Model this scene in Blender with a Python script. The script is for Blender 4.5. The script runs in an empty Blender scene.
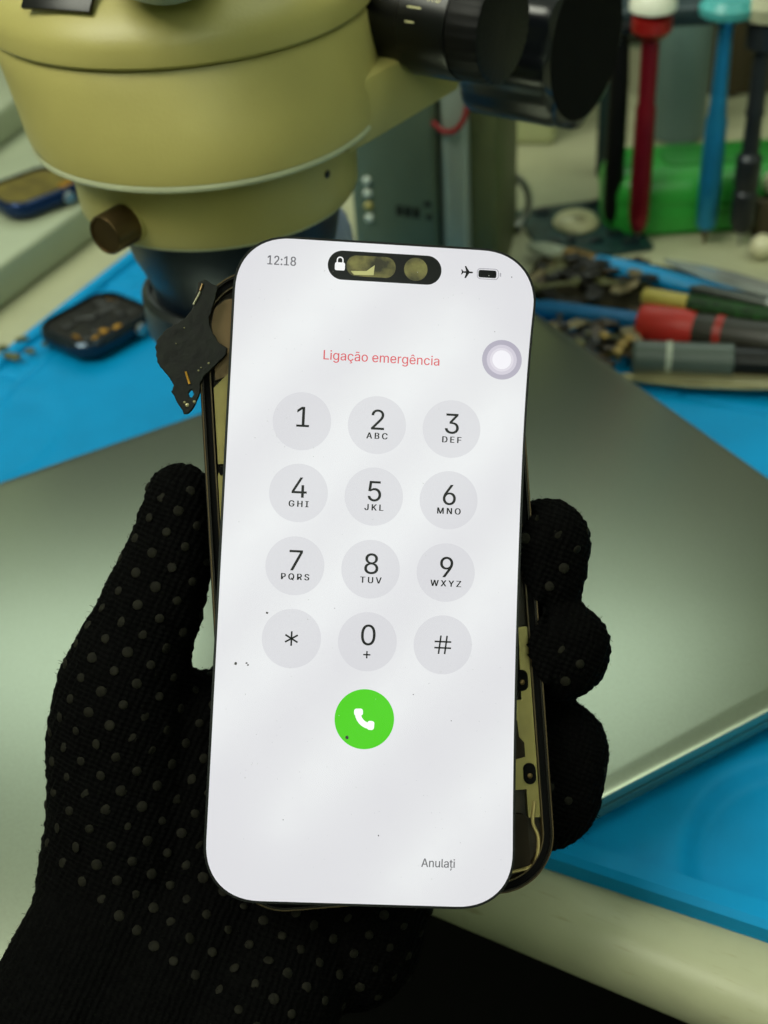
import bpy, bmesh, math, random
from mathutils import Vector, Matrix, noise
from mathutils.bvhtree import BVHTree
C = bpy.context.scene.collection
S = 0.001                     # every length below is written in millimetres
PI = math.pi
random.seed(7)

# ------------------------------------------------------------------ camera
F_PX = 1300.0
PITCH, ROLL, CAM_H = math.radians(38), math.radians(4.2), 330.0
cF = Vector((0, math.cos(PITCH), -math.sin(PITCH)))
_R = Vector((1, 0, 0)); _D = cF.cross(_R)
cR = math.cos(ROLL)*_R + math.sin(ROLL)*_D
cD = -math.sin(ROLL)*_R + math.cos(ROLL)*_D
cP = Vector((0, 0, CAM_H))
def at(x, y, z=0.0):
    """point of the bench scene seen at (x, y) lying at height z (mm)"""
    d = cF*F_PX + cR*(x-384) + cD*(y-512)
    return cP + d*((z-CAM_H)/d.z)
def proj(P):
    v = Vector(P)-cP; d = v.dot(cF)
    return (384+F_PX*v.dot(cR)/d, 512+F_PX*v.dot(cD)/d)
def height_for(x, y, py):
    lo, hi = -50.0, 600.0
    for _ in range(40):
        m = (lo+hi)/2
        if proj((x, y, m))[1] > py: lo = m
        else: hi = m
    return lo
cam = bpy.data.cameras.new('camera'); co = bpy.data.objects.new('camera', cam); C.objects.link(co)
co.matrix_world = Matrix(((cR.x, -cD.x, -cF.x, cP.x*S), (cR.y, -cD.y, -cF.y, cP.y*S), (cR.z, -cD.z, -cF.z, cP.z*S), (0, 0, 0, 1)))
cam.sensor_fit = 'VERTICAL'; cam.sensor_height = 36; cam.lens = F_PX/1024*36
cam.clip_start = 0.02; cam.clip_end = 20
cam.dof.use_dof = True; cam.dof.focus_distance = 0.316; cam.dof.aperture_fstop = 13.0
bpy.context.scene.camera = co
vs = bpy.context.scene.view_settings
vs.view_transform = 'Standard'; vs.look = 'None'; vs.gamma = 1; vs.exposure = 0; vs.use_curve_mapping = False

# ------------------------------------------------------------------ materials
def lin(c): return tuple(((v/255)/12.92 if v/255 <= .04045 else ((v/255+.055)/1.055)**2.4) for v in c)+(1,)
def mat(name, rgb, rough=.5, metal=0.0, spec=.5, var=.12, scale=60, bump=0.0, bscale=400, alpha=1, trans=0, rgb2=None, coat=0, sheen=0, stretch=None):
    m = bpy.data.materials.new(name); m.use_nodes = True
    nt = m.node_tree; N = nt.nodes; L = nt.links; b = N['Principled BSDF']
    b.inputs['Roughness'].default_value = rough; b.inputs['Metallic'].default_value = metal
    b.inputs['Specular IOR Level'].default_value = spec
    b.inputs['Transmission Weight'].default_value = trans; b.inputs['Alpha'].default_value = alpha
    b.inputs['Coat Weight'].default_value = coat; b.inputs['Sheen Weight'].default_value = sheen
    tc = N.new('ShaderNodeTexCoord'); src = tc.outputs['Object']
    if stretch:
        mp = N.new('ShaderNodeMapping'); mp.inputs['Scale'].default_value = stretch; L.new(src, mp.inputs['Vector']); src = mp.outputs['Vector']
    nz = N.new('ShaderNodeTexNoise'); nz.inputs['Scale'].default_value = scale; nz.inputs['Detail'].default_value = 5
    L.new(src, nz.inputs['Vector'])
    cr = N.new('ShaderNodeValToRGB'); a = lin(rgb)
    c2 = lin(rgb2) if rgb2 else tuple(v*(1-var) for v in a[:3])+(1,)
    c1 = a if rgb2 else tuple(min(1, v*(1+var)) for v in a[:3])+(1,)
    cr.color_ramp.elements[0].position = .35; cr.color_ramp.elements[1].position = .65
    cr.color_ramp.elements[0].color = c2; cr.color_ramp.elements[1].color = c1
    L.new(nz.outputs['Fac'], cr.inputs['Fac']); L.new(cr.outputs['Color'], b.inputs['Base Color'])
    if bump:
        n2 = N.new('ShaderNodeTexNoise'); n2.inputs['Scale'].default_value = bscale; n2.inputs['Detail'].default_value = 3
        L.new(src, n2.inputs['Vector'])
        bp = N.new('ShaderNodeBump'); bp.inputs['Strength'].default_value = bump; bp.inputs['Distance'].default_value = .0005
        L.new(n2.outputs['Fac'], bp.inputs['Height']); L.new(bp.outputs['Normal'], b.inputs['Normal'])
    return m
def emis(name, rgb, k=1.0, rough=.22, spec=.5):
    m = bpy.data.materials.new(name); m.use_nodes = True; b = m.node_tree.nodes['Principled BSDF']
    b.inputs['Base Color'].default_value = (.004, .004, .005, 1); b.inputs['Roughness'].default_value = rough
    b.inputs['Specular IOR Level'].default_value = spec
    b.inputs['Emission Color'].default_value = lin(rgb); b.inputs['Emission Strength'].default_value = k
    return m
M = {}
M['cream'] = mat('cream_enamel', (170, 160, 94), .42, var=.05, scale=25, bump=.15, bscale=900)
M['cream_lip'] = mat('pale_enamel_lip', (178, 182, 150), .3, var=.05)
M['navy'] = mat('dark_navy_anodised', (28, 42, 58), .38, .3, var=.1)
M['blackpl'] = mat('black_plastic', (8, 8, 9), .3, var=.2, spec=.35)
M['blackrub'] = mat('black_rubber', (7, 7, 8), .5, var=.2, bump=.2, spec=.2)
M['matt'] = mat('matt_black', (5, 5, 5), .8, spec=.08)
M['bronze'] = mat('dark_bronze_metal', (92, 74, 46), .35, .85, var=.15)
M['steel'] = mat('brushed_steel', (170, 172, 168), .3, .9, var=.1)
M['white'] = mat('white_plastic', (220, 222, 205), .4, var=.05)
M['gold'] = mat('gold_contacts', (190, 140, 50), .35, .7, var=.2, scale=300)

# ------------------------------------------------------------------ mesh helpers (mm in, metres out)
def fin(name, bm, m, parent=None, smooth=True, loc=(0, 0, 0), rotz=0.0, weighted=False):
    bmesh.ops.recalc_face_normals(bm, faces=bm.faces[:])
    me = bpy.data.meshes.new(name)
    bm.transform(Matrix.Scale(S, 4)); bm.to_mesh(me); bm.free()
    for mm in (m if isinstance(m, (list, tuple)) else [m]): me.materials.append(mm)
    if smooth:
        for p in me.polygons: p.use_smooth = True
        try: me.set_sharp_from_angle(angle=math.radians(38))
        except Exception: pass
    o = bpy.data.objects.new(name, me); C.objects.link(o)
    o.location = Vector(loc)*S; o.rotation_euler.z = rotz
    if parent: o.parent = parent
    return o
def tag(o, label=None, cat=None, group=None, kind=None):
    if label: o['label'] = label
    if cat: o['category'] = cat
    if group: o['group'] = group
    if kind: o['kind'] = kind
    return o
def empty(name, loc=(0, 0, 0), rotz=0.0, label=None, cat=None, group=None):
    o = bpy.data.objects.new(name, None); C.objects.link(o); o.empty_display_size = .01
    o.location = Vector(loc)*S; o.rotation_euler.z = rotz
    return tag(o, label, cat, group)
def box(bm, c, size, rot=None, bev=0.0, seg=2, mi=0):
    r = bmesh.ops.create_cube(bm, size=1); vsx = r['verts']
    mt = Matrix.Translation(Vector(c)) @ (rot.to_4x4() if rot else Matrix()) @ Matrix.Diagonal((*size, 1))
    bmesh.ops.transform(bm, matrix=mt, verts=vsx)
    fs = {f for v in vsx for f in v.link_faces}
    if bev:
        es = {e for f in fs for e in f.edges}
        rr = bmesh.ops.bevel(bm, geom=list(es), offset=bev, segments=seg, profile=.5, affect='EDGES')
        fs = set(rr['faces']) | {f for f in fs if f.is_valid}
    for f in fs:
        if f.is_valid: f.material_index = mi
def rz(a): return Matrix.Rotation(a, 3, 'Z')
def axis_rot(d):
    """rotation taking +Z to d"""
    return Vector((0, 0, 1)).rotation_difference(Vector(d).normalized()).to_matrix()
def lathe(bm, prof, base=(0, 0, 0), axis=(0, 0, 1), n=64, mod=None, caps=True, mi=0):
    R = axis_rot(axis); rings = []
    for (r, h) in prof:
        ring = []
        for k in range(n):
            a = 2*PI*k/n; rr = r*(mod(a, h) if mod else 1)
            ring.append(bm.verts.new(Vector(base)+R@Vector((rr*math.cos(a), rr*math.sin(a), h))))
        rings.append(ring)
    for a, b in zip(rings, rings[1:]):
        for k in range(n):
            f = bm.faces.new((a[k], a[(k+1) % n], b[(k+1) % n], b[k])); f.material_index = mi
    if caps:
        for rg in (rings[0], rings[-1]):
            f = bm.faces.new(rg); f.material_index = mi
def tube(bm, pts, rad, n=10, mi=0, flat=None):
    """tube through pts; rad a number or list; flat=(w,h) for an elliptic section"""
    pts = [Vector(p) for p in pts]; rings = []
    up = Vector((0, 0, 1)); prev = None
    for i, p in enumerate(pts):
        t = (pts[min(i+1, len(pts)-1)]-pts[max(i-1, 0)]).normalized()
        x = t.cross(up) if prev is None else prev - t*prev.dot(t)
        if x.length < 1e-4: x = t.cross(Vector((1, 0, 0)))
        x.normalize(); y = x.cross(t); prev = x
        r = rad[i] if isinstance(rad, (list, tuple)) else rad
        rx, ry = (r, r) if flat is None else (r*flat[0], r*flat[1])
        rings.append([bm.verts.new(p + x*rx*math.cos(2*PI*k/n) + y*ry*math.sin(2*PI*k/n)) for k in range(n)])
    for a, b in zip(rings, rings[1:]):
        for k in range(n):
            f = bm.faces.new((a[k], a[(k+1) % n], b[(k+1) % n], b[k])); f.material_index = mi
    for rg in (rings[0], rings[-1]):
        f = bm.faces.new(rg); f.material_index = mi
def prism(bm, pts, z0, z1, mi=0):
    lo = [bm.verts.new((p[0], p[1], z0)) for p in pts]; hi = [bm.verts.new((p[0], p[1], z1)) for p in pts]
    n = len(pts)
    for k in range(n):
        f = bm.faces.new((lo[k], lo[(k+1) % n], hi[(k+1) % n], hi[k])); f.material_index = mi
    for rg in (hi, lo):
        f = bm.faces.new(rg); f.material_index = mi
def rrect(w, h, r, n=10, cx=0, cy=0, p=2.0):
    out = []
    for (sx, sy, a0) in ((1, 1, 0), (-1, 1, 90), (-1, -1, 180), (1, -1, 270)):
        for k in range(n+1):
            a = math.radians(a0+90*k/n); ca, sa = math.cos(a), math.sin(a)
            ex = math.copysign(abs(ca)**(2/p), ca); ey = math.copysign(abs(sa)**(2/p), sa)
            out.append((cx+sx*(w/2-r)+r*ex, cy+sy*(h/2-r)+r*ey))
    return out
def ring_prism(bm, outer, inner, z0, z1, mi=0):
    n = len(outer)
    A = [[bm.verts.new((p[0], p[1], z)) for p in poly] for z in (z0, z1) for poly in (outer, inner)]
    o0, i0, o1, i1 = A
    for k in range(n):
        j = (k+1) % n
        for q in ((o0[k], o0[j], o1[j], o1[k]), (i0[j], i0[k], i1[k], i1[j]), (o1[k], o1[j], i1[j], i1[k]), (o0[j], o0[k], i0[k], i0[j])):
            f = bm.faces.new(q); f.material_index = mi
def spline(pts, n=8):
    pts = [Vector(p) for p in pts]; out = []
    for i in range(len(pts)-1):
        p0, p1, p2, p3 = pts[max(i-1, 0)], pts[i], pts[i+1], pts[min(i+2, len(pts)-1)]
        for k in range(n):
            t = k/n
            out.append(.5*((2*p1)+(p2-p0)*t+(2*p0-5*p1+4*p2-p3)*t*t+(3*p1-p0-3*p2+p3)*t**3))
    out.append(pts[-1]); return out

GLYPHS = {
 ' ': (0.188, []),
 '#': (0.44, [[[242,0],[326,509],[377,509],[294,0]],[[10,140],[19,192],[400,192],[391,140]],[[64,0],[147,509],[198,509],[115,0]],[[40,316],[49,368],[429,368],[421,316]]]),
 '*': (0.453, [[[201,223],[206,331],[114,272],[89,315],[186,365],[89,415],[114,459],[206,400],[201,509],[250,509],[246,400],[337,459],[362,415],[266,365],[362,315],[337,272],[246,331],[250,223]]]),
 '+': (0.453, [[[198,34],[198,364],[255,364],[255,34]],[[61,172],[61,226],[391,226],[391,172]]]),
 '-': (0.453, [[[337,244],[337,188],[114,188],[114,244]]]),
 '.': (0.188, [[[95,-4],[78,-1],[63,9],[53,24],[50,41],[53,59],[63,73],[78,83],[95,87],[113,83],[128,73],[138,59],[141,41],[138,24],[128,9],[113,-1]]]),
 '0': (0.453, [[[227,-7],[191,-3],[158,7],[130,24],[105,48],[85,77],[69,113],[60,144],[53,178],[49,214],[48,254],[49,294],[53,330],[60,364],[69,395],[85,431],[106,461],[130,484],[159,502],[191,512],[227,516],[262,512],[295,502],[323,484],[348,461],[368,431],[384,395],[393,364],[400,330],[404,294],[405,254],[404,214],[400,178],[393,144],[384,113],[368,77],[348,48],[323,24],[295,7],[263,-3]],[[227,50],[250,52],[271,60],[290,74],[306,92],[320,116],[330,144],[338,176],[342,213],[344,254],[342,295],[338,332],[330,365],[320,393],[306,416],[290,435],[271,449],[250,457],[227,460],[203,457],[182,449],[163,435],[147,416],[134,393],[123,365],[115,332],[111,295],[109,254],[111,213],[115,176],[123,144],[134,116],[147,92],[163,74],[182,60],[203,52]]]),
 '1': (0.453, [[[76,0],[76,55],[391,55],[391,0]],[[276,509],[276,0],[212,0],[212,448],[209,448],[86,358],[86,427],[198,509]]]),
 '2': (0.453, [[[64,0],[64,47],[234,229],[252,248],[268,266],[282,282],[294,298],[303,312],[311,327],[318,348],[320,371],[317,397],[308,419],[293,436],[273,449],[258,455],[241,458],[224,460],[205,458],[188,454],[172,447],[153,433],[139,413],[132,398],[128,381],[127,362],[66,362],[68,391],[75,418],[86,442],[102,464],[121,482],[143,496],[168,507],[196,513],[225,516],[254,513],[281,507],[306,497],[328,482],[346,465],[361,445],[372,423],[379,398],[381,372],[380,354],[377,336],[371,318],[363,299],[351,280],[336,259],[317,235],[294,209],[267,180],[153,60],[153,57],[389,57],[389,0]]]),
 '3': (0.453, [[[218,-7],[188,-5],[159,1],[133,10],[108,22],[88,38],[70,57],[57,79],[48,104],[44,132],[109,132],[115,107],[126,87],[144,71],[165,59],[182,54],[200,51],[219,50],[239,51],[258,55],[275,61],[291,69],[304,80],[315,93],[323,108],[328,125],[329,145],[328,163],[323,180],[316,196],[306,211],[292,223],[275,234],[254,241],[229,246],[201,248],[157,248],[157,299],[288,448],[288,452],[70,452],[70,509],[372,509],[372,461],[211,278],[211,289],[247,290],[279,286],[308,276],[333,262],[354,244],[371,222],[383,198],[391,173],[393,145],[390,116],[383,90],[370,66],[354,45],[333,27],[309,12],[281,2],[251,-5]]]),
 '4': (0.453, [[[40,105],[40,158],[247,509],[311,509],[109,166],[109,163],[413,163],[413,105]],[[282,0],[282,121],[282,146],[282,318],[343,318],[343,0]]]),
 '5': (0.453, [[[221,-7],[192,-5],[165,1],[140,11],[118,25],[99,41],[83,60],[71,82],[63,105],[60,130],[122,130],[127,108],[138,89],[154,73],[173,60],[196,52],[221,50],[241,51],[259,56],[276,64],[291,75],[304,89],[314,104],[322,122],[326,141],[328,162],[326,183],[321,203],[314,221],[303,237],[290,251],[275,262],[257,270],[238,275],[218,277],[201,276],[184,273],[167,268],[145,258],[128,246],[67,253],[96,509],[366,509],[366,452],[151,452],[134,301],[136,301],[155,315],[178,325],[194,330],[212,333],[229,334],[252,332],[274,328],[294,321],[313,311],[330,299],[345,285],[358,269],[370,251],[379,231],[386,210],[390,187],[391,163],[388,132],[381,102],[369,76],[352,52],[332,32],[309,15],[282,3],[253,-4]]]),
 '6': (0.453, [[[226,-7],[196,-4],[168,3],[142,15],[119,31],[100,51],[84,74],[73,101],[66,130],[64,162],[65,187],[71,212],[80,239],[93,268],[112,302],[137,340],[252,509],[322,509],[151,261],[145,261],[154,275],[165,288],[179,299],[196,307],[214,312],[235,314],[265,312],[291,305],[316,295],[337,280],[355,262],[370,240],[380,215],[387,187],[389,157],[387,127],[379,98],[368,73],[352,50],[333,30],[310,14],[284,3],[257,-4]],[[226,48],[245,50],[263,55],[279,63],[293,73],[304,86],[314,101],[322,119],[326,137],[327,157],[326,178],[322,196],[314,213],[304,228],[293,241],[279,251],[263,259],[245,264],[226,265],[207,264],[190,259],[174,252],[160,241],[148,229],[138,214],[131,197],[126,179],[125,158],[126,138],[131,119],[138,102],[148,86],[160,73],[174,63],[190,55],[207,50]]]),
 '7': (0.453, [[[97,0],[323,448],[323,452],[62,452],[62,509],[391,509],[391,449],[165,0]]]),
 '8': (0.453, [[[226,-7],[193,-5],[163,1],[136,11],[111,25],[91,42],[74,62],[62,84],[54,109],[52,135],[53,156],[58,176],[65,195],[75,212],[87,228],[101,241],[117,252],[134,260],[153,265],[153,267],[129,276],[109,289],[93,308],[80,330],[73,354],[70,380],[73,405],[79,429],[90,450],[106,469],[124,485],[146,498],[170,508],[197,514],[226,516],[255,514],[282,508],[306,498],[328,485],[346,469],[361,450],[373,429],[379,405],[382,380],[379,354],[372,330],[359,308],[343,289],[323,276],[300,267],[300,265],[319,260],[335,252],[351,241],[365,228],[377,212],[387,195],[395,176],[399,156],[401,135],[398,109],[391,84],[378,62],[362,42],[341,25],[317,11],[289,1],[259,-5]],[[226,49],[248,50],[267,54],[285,60],[307,74],[323,91],[333,113],[337,139],[335,157],[330,173],[322,189],[312,202],[298,213],[283,223],[265,230],[247,234],[226,235],[206,234],[187,230],[169,223],[154,213],[140,202],[130,189],[122,173],[117,157],[115,139],[119,113],[129,91],[145,74],[167,60],[185,54],[205,50]],[[226,290],[252,292],[274,300],[293,313],[307,330],[316,351],[319,376],[316,399],[308,420],[294,437],[275,449],[252,457],[226,460],[208,459],[192,455],[177,449],[159,437],[145,420],[136,399],[133,376],[136,351],[145,330],[159,313],[178,300],[201,292]]]),
 '9': (0.453, [[[226,516],[256,513],[285,506],[310,494],[333,478],[352,458],[368,434],[380,408],[387,378],[389,347],[387,322],[382,296],[373,270],[359,240],[340,207],[315,168],[200,0],[130,0],[301,248],[307,248],[299,234],[287,221],[273,210],[257,202],[238,196],[218,195],[188,197],[161,203],[137,214],[116,229],[98,247],[83,269],[72,294],[66,321],[64,352],[66,382],[73,411],[85,436],[101,459],[120,479],[143,494],[168,506],[196,513]],[[226,460],[207,459],[190,454],[174,446],[160,435],[148,423],[138,407],[131,390],[127,372],[125,352],[127,331],[131,313],[138,295],[148,280],[160,268],[174,257],[190,250],[207,245],[226,243],[245,245],[263,249],[279,257],[293,267],[305,280],[314,295],[322,312],[326,330],[327,350],[326,371],[322,390],[314,407],[305,422],[293,435],[279,446],[263,454],[245,459]]]),
 ':': (0.188, [[[95,-4],[78,-1],[63,9],[53,24],[50,41],[53,59],[63,73],[78,83],[95,87],[113,83],[128,73],[138,59],[141,41],[138,24],[128,9],[113,-1]],[[95,271],[78,274],[63,284],[53,299],[50,316],[53,334],[63,349],[78,359],[95,362],[113,359],[128,349],[138,334],[141,316],[138,299],[128,284],[113,274]]]),
 'A': (0.48, [[[16,0],[201,509],[276,509],[463,0],[395,0],[287,302],[280,323],[272,346],[264,372],[255,402],[244,438],[232,478],[245,478],[233,437],[222,402],[213,371],[204,345],[197,322],[191,302],[85,0]],[[110,142],[110,199],[370,199],[370,142]]]),
 'B': (0.456, [[[60,0],[60,509],[241,509],[274,507],[304,501],[329,491],[350,477],[367,461],[381,442],[390,421],[396,398],[398,374],[397,353],[393,336],[387,320],[373,301],[356,286],[336,275],[315,267],[315,262],[331,260],[347,254],[363,245],[378,234],[391,220],[402,203],[411,184],[416,161],[418,136],[416,111],[410,88],[400,67],[386,48],[368,31],[344,18],[317,8],[284,2],[247,0]],[[125,57],[245,57],[281,60],[309,67],[330,80],[344,96],[353,115],[355,137],[352,161],[342,184],[333,197],[320,209],[306,218],[289,225],[269,229],[248,231],[125,231]],[[125,285],[238,285],[256,287],[273,290],[288,296],[308,309],[323,326],[333,348],[336,372],[333,393],[326,412],[313,429],[294,442],[270,449],[240,452],[125,452]]]),
 'C': (0.51, [[[267,-7],[235,-5],[205,1],[177,11],[150,25],[126,42],[104,63],[86,88],[70,115],[57,146],[48,179],[42,215],[40,254],[42,293],[48,329],[57,362],[70,393],[86,421],[104,445],[126,466],[150,484],[177,498],[205,508],[235,514],[267,516],[293,514],[317,511],[340,504],[362,496],[383,485],[402,471],[419,456],[435,438],[448,418],[459,397],[467,373],[473,348],[408,348],[401,373],[389,395],[375,413],[357,428],[337,440],[315,449],[292,454],[267,456],[237,453],[209,445],[184,432],[161,414],[141,391],[125,364],[113,332],[106,295],[103,254],[106,213],[113,177],[125,145],[141,117],[161,94],[184,76],[210,63],[237,56],[267,53],[292,55],[315,60],[337,69],[357,81],[375,96],[389,114],[401,136],[408,160],[473,160],[467,135],[459,112],[448,91],[435,71],[420,53],[402,38],[383,24],[363,13],[341,5],[317,-2],[293,-6]]]),
 'D': (0.502, [[[219,0],[96,0],[96,57],[215,57],[254,60],[288,68],[318,81],[343,99],[363,122],[379,149],[390,181],[397,216],[399,255],[397,294],[390,329],[379,361],[364,388],[344,410],[320,428],[291,441],[258,449],[221,452],[93,452],[93,509],[225,509],[261,507],[294,501],[325,492],[353,478],[385,455],[412,426],[433,391],[446,361],[455,329],[460,293],[462,255],[460,217],[455,181],[446,149],[433,119],[417,92],[398,68],[376,48],[351,31],[322,17],[291,8],[256,2]],[[125,509],[125,0],[60,0],[60,509]]]),
 'E': (0.419, [[[60,0],[60,509],[372,509],[372,452],[125,452],[125,286],[355,286],[355,229],[125,229],[125,57],[375,57],[375,0]]]),
 'F': (0.41, [[[60,0],[60,509],[369,509],[369,452],[125,452],[125,278],[346,278],[346,221],[125,221],[125,0]]]),
 'G': (0.52, [[[269,-7],[236,-5],[205,1],[176,11],[149,25],[125,43],[104,64],[85,88],[69,116],[57,146],[47,179],[42,215],[40,254],[42,293],[47,329],[57,362],[69,393],[85,421],[103,445],[125,466],[149,484],[175,498],[203,508],[233,514],[265,516],[291,514],[316,510],[340,504],[363,494],[384,483],[403,469],[421,453],[436,436],[449,416],[460,395],[468,373],[474,349],[408,349],[399,372],[387,393],[373,411],[356,427],[337,439],[315,448],[300,453],[283,455],[265,456],[236,453],[209,445],[183,432],[160,414],[141,392],[125,364],[113,332],[106,295],[103,254],[106,213],[113,177],[125,145],[141,117],[161,95],[184,76],[210,63],[238,56],[269,53],[296,55],[322,61],[345,71],[365,85],[382,102],[396,123],[407,147],[413,173],[415,202],[434,199],[283,199],[283,256],[478,256],[478,200],[475,160],[466,124],[451,91],[431,62],[406,38],[377,19],[344,5],[308,-4]]]),
 'H': (0.517, [[[60,0],[60,509],[125,509],[125,289],[392,289],[392,509],[457,509],[457,0],[392,0],[392,232],[125,232],[125,0]]]),
 'I': (0.3, [[[31,0],[31,57],[118,57],[118,452],[31,452],[31,509],[269,509],[269,452],[183,452],[183,57],[269,57],[269,0]]]),
 'J': (0.396, [[[185,-7],[143,-2],[106,11],[75,33],[57,55],[44,81],[36,111],[33,145],[33,173],[98,173],[98,145],[100,117],[108,93],[122,74],[139,61],[160,53],[185,50],[209,53],[230,61],[248,74],[261,93],[269,117],[272,145],[272,509],[336,509],[336,145],[334,111],[326,81],[313,55],[294,33],[263,11],[227,-2]]]),
 'K': (0.467, [[[104,145],[104,216],[116,231],[128,246],[139,261],[151,275],[162,289],[174,303],[187,317],[199,331],[212,344],[364,509],[448,509],[231,276],[228,276]],[[60,0],[60,509],[125,509],[125,334],[124,225],[125,193],[125,0]],[[372,0],[188,259],[228,309],[449,0]]]),
 'L': (0.393, [[[60,0],[60,509],[125,509],[125,57],[361,57],[361,0]]]),
 'M': (0.628, [[[60,0],[60,509],[152,509],[277,187],[282,174],[287,159],[299,123],[305,103],[311,84],[322,49],[307,49],[318,83],[330,121],[342,158],[348,174],[352,187],[476,509],[568,509],[568,0],[504,0],[504,291],[504,327],[505,369],[506,413],[507,457],[513,457],[508,441],[503,425],[498,409],[482,363],[474,341],[467,322],[456,291],[342,0],[286,0],[170,291],[165,304],[159,321],[145,361],[137,384],[129,408],[124,424],[118,441],[112,457],[119,457],[120,416],[121,372],[122,328],[122,291],[122,0]]]),
 'N': (0.523, [[[60,0],[60,509],[136,509],[343,183],[352,169],[363,151],[371,137],[379,122],[388,107],[396,90],[405,73],[414,55],[405,54],[403,72],[402,90],[401,108],[400,134],[399,157],[399,195],[399,509],[463,509],[463,0],[387,0],[202,290],[190,310],[177,331],[168,346],[159,363],[148,381],[108,452],[119,454],[122,384],[123,363],[124,345],[124,328],[125,307],[125,291],[125,0]]]),
 'O': (0.533, [[[267,-7],[235,-5],[205,1],[177,11],[150,25],[126,42],[105,63],[86,88],[70,115],[57,146],[48,179],[42,215],[40,254],[42,293],[48,329],[57,362],[70,393],[86,421],[105,445],[126,466],[150,484],[177,498],[205,508],[235,514],[267,516],[299,514],[329,508],[357,498],[384,484],[408,466],[429,445],[448,421],[464,393],[477,362],[486,329],[491,293],[493,254],[491,215],[486,179],[477,146],[464,115],[448,88],[429,63],[408,42],[384,25],[357,11],[329,1],[299,-5]],[[267,53],[296,55],[324,63],[349,76],[372,94],[392,116],[408,144],[420,176],[428,213],[430,254],[428,295],[420,332],[408,365],[392,392],[372,415],[349,433],[324,446],[296,453],[267,456],[237,453],[210,445],[184,433],[161,415],[142,392],[125,364],[113,332],[106,295],[103,254],[106,213],[113,176],[125,144],[142,117],[161,94],[184,76],[210,63],[237,55]]]),
 'P': (0.445, [[[60,0],[60,509],[235,509],[272,506],[305,499],[332,487],[356,471],[375,452],[390,430],[400,404],[407,377],[409,348],[407,318],[400,291],[390,265],[375,243],[356,223],[332,207],[305,195],[272,188],[235,186],[109,186],[109,242],[233,242],[257,244],[279,248],[297,256],[312,266],[324,279],[333,294],[339,310],[343,328],[344,348],[343,367],[339,385],[333,402],[324,416],[312,428],[297,439],[279,446],[257,451],[232,452],[125,452],[125,0]]]),
 'Q': (0.533, [[[245,159],[313,159],[369,85],[384,65],[468,-48],[401,-48],[346,27],[331,46]],[[267,-7],[235,-5],[205,1],[177,11],[150,25],[126,42],[105,63],[86,88],[70,115],[57,146],[48,179],[42,215],[40,254],[42,293],[48,329],[57,362],[70,393],[86,421],[105,445],[126,466],[150,484],[177,498],[205,508],[235,514],[267,516],[299,514],[329,508],[357,498],[384,484],[408,466],[429,445],[448,421],[464,393],[477,362],[486,329],[491,293],[493,254],[491,215],[486,179],[477,146],[464,115],[448,88],[429,63],[408,42],[384,25],[357,11],[329,1],[299,-5]],[[267,53],[296,55],[324,63],[349,76],[372,94],[392,116],[408,144],[420,176],[428,213],[430,254],[428,295],[420,332],[408,365],[392,392],[372,415],[349,433],[324,446],[296,453],[267,456],[237,453],[210,445],[184,433],[161,415],[142,392],[125,364],[113,332],[106,295],[103,254],[106,213],[113,176],[125,144],[142,117],[161,94],[184,76],[210,63],[237,55]]]),
 'R': (0.449, [[[60,0],[60,509],[236,509],[273,506],[305,500],[333,489],[356,473],[376,455],[390,433],[401,408],[407,381],[409,352],[407,323],[401,296],[390,271],[376,250],[356,232],[333,217],[305,206],[273,200],[236,198],[96,198],[96,255],[234,255],[258,256],[280,260],[298,267],[319,281],[334,300],[340,316],[344,333],[345,352],[344,371],[340,389],[334,405],[325,419],[313,430],[298,440],[279,446],[258,451],[233,452],[125,452],[125,0]],[[353,0],[230,229],[303,229],[428,0]]]),
 'S': (0.447, [[[224,-9],[188,-7],[156,-1],[128,9],[102,23],[81,40],[64,60],[51,83],[42,109],[38,137],[104,137],[108,118],[114,102],[123,88],[136,76],[150,66],[166,59],[185,53],[204,50],[224,49],[246,50],[267,54],[286,60],[303,69],[317,79],[329,92],[338,106],[344,122],[346,139],[342,161],[332,179],[316,193],[296,205],[280,211],[263,217],[245,222],[184,239],[145,253],[112,269],[86,289],[67,313],[56,341],[52,372],[54,400],[62,425],[75,448],[92,468],[113,484],[138,498],[165,508],[195,514],[227,516],[259,514],[289,508],[316,498],[340,484],[360,468],[377,449],[390,427],[398,403],[401,378],[337,378],[332,402],[320,421],[302,437],[280,449],[254,456],[225,459],[204,457],[185,454],[167,448],[145,435],[129,418],[118,398],[115,376],[119,352],[131,334],[148,319],[169,308],[191,300],[212,293],[264,279],[287,272],[312,264],[328,256],[344,248],[359,238],[372,226],[384,213],[395,198],[402,180],[407,161],[408,139],[406,112],[399,87],[386,64],[370,43],[349,25],[323,11],[294,0],[261,-7]]]),
 'T': (0.449, [[[32,452],[32,509],[417,509],[417,452],[257,452],[257,0],[193,0],[193,452]]]),
 'U': (0.517, [[[259,-8],[220,-6],[186,2],[154,15],[126,33],[103,55],[85,80],[71,108],[63,140],[60,173],[60,509],[124,509],[124,178],[126,155],[132,133],[141,113],[153,95],[169,80],[187,68],[208,59],[232,53],[259,52],[285,53],[309,59],[331,68],[349,80],[364,95],[377,113],[385,133],[391,155],[393,178],[393,509],[457,509],[457,173],[454,140],[446,108],[433,80],[414,55],[391,33],[363,15],[332,2],[297,-6]]]),
 'V': (0.48, [[[204,0],[16,509],[84,509],[192,206],[199,187],[207,164],[215,137],[225,106],[236,71],[248,31],[235,31],[247,71],[257,107],[267,138],[276,165],[283,187],[290,206],[395,509],[463,509],[278,0]]]),
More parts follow.
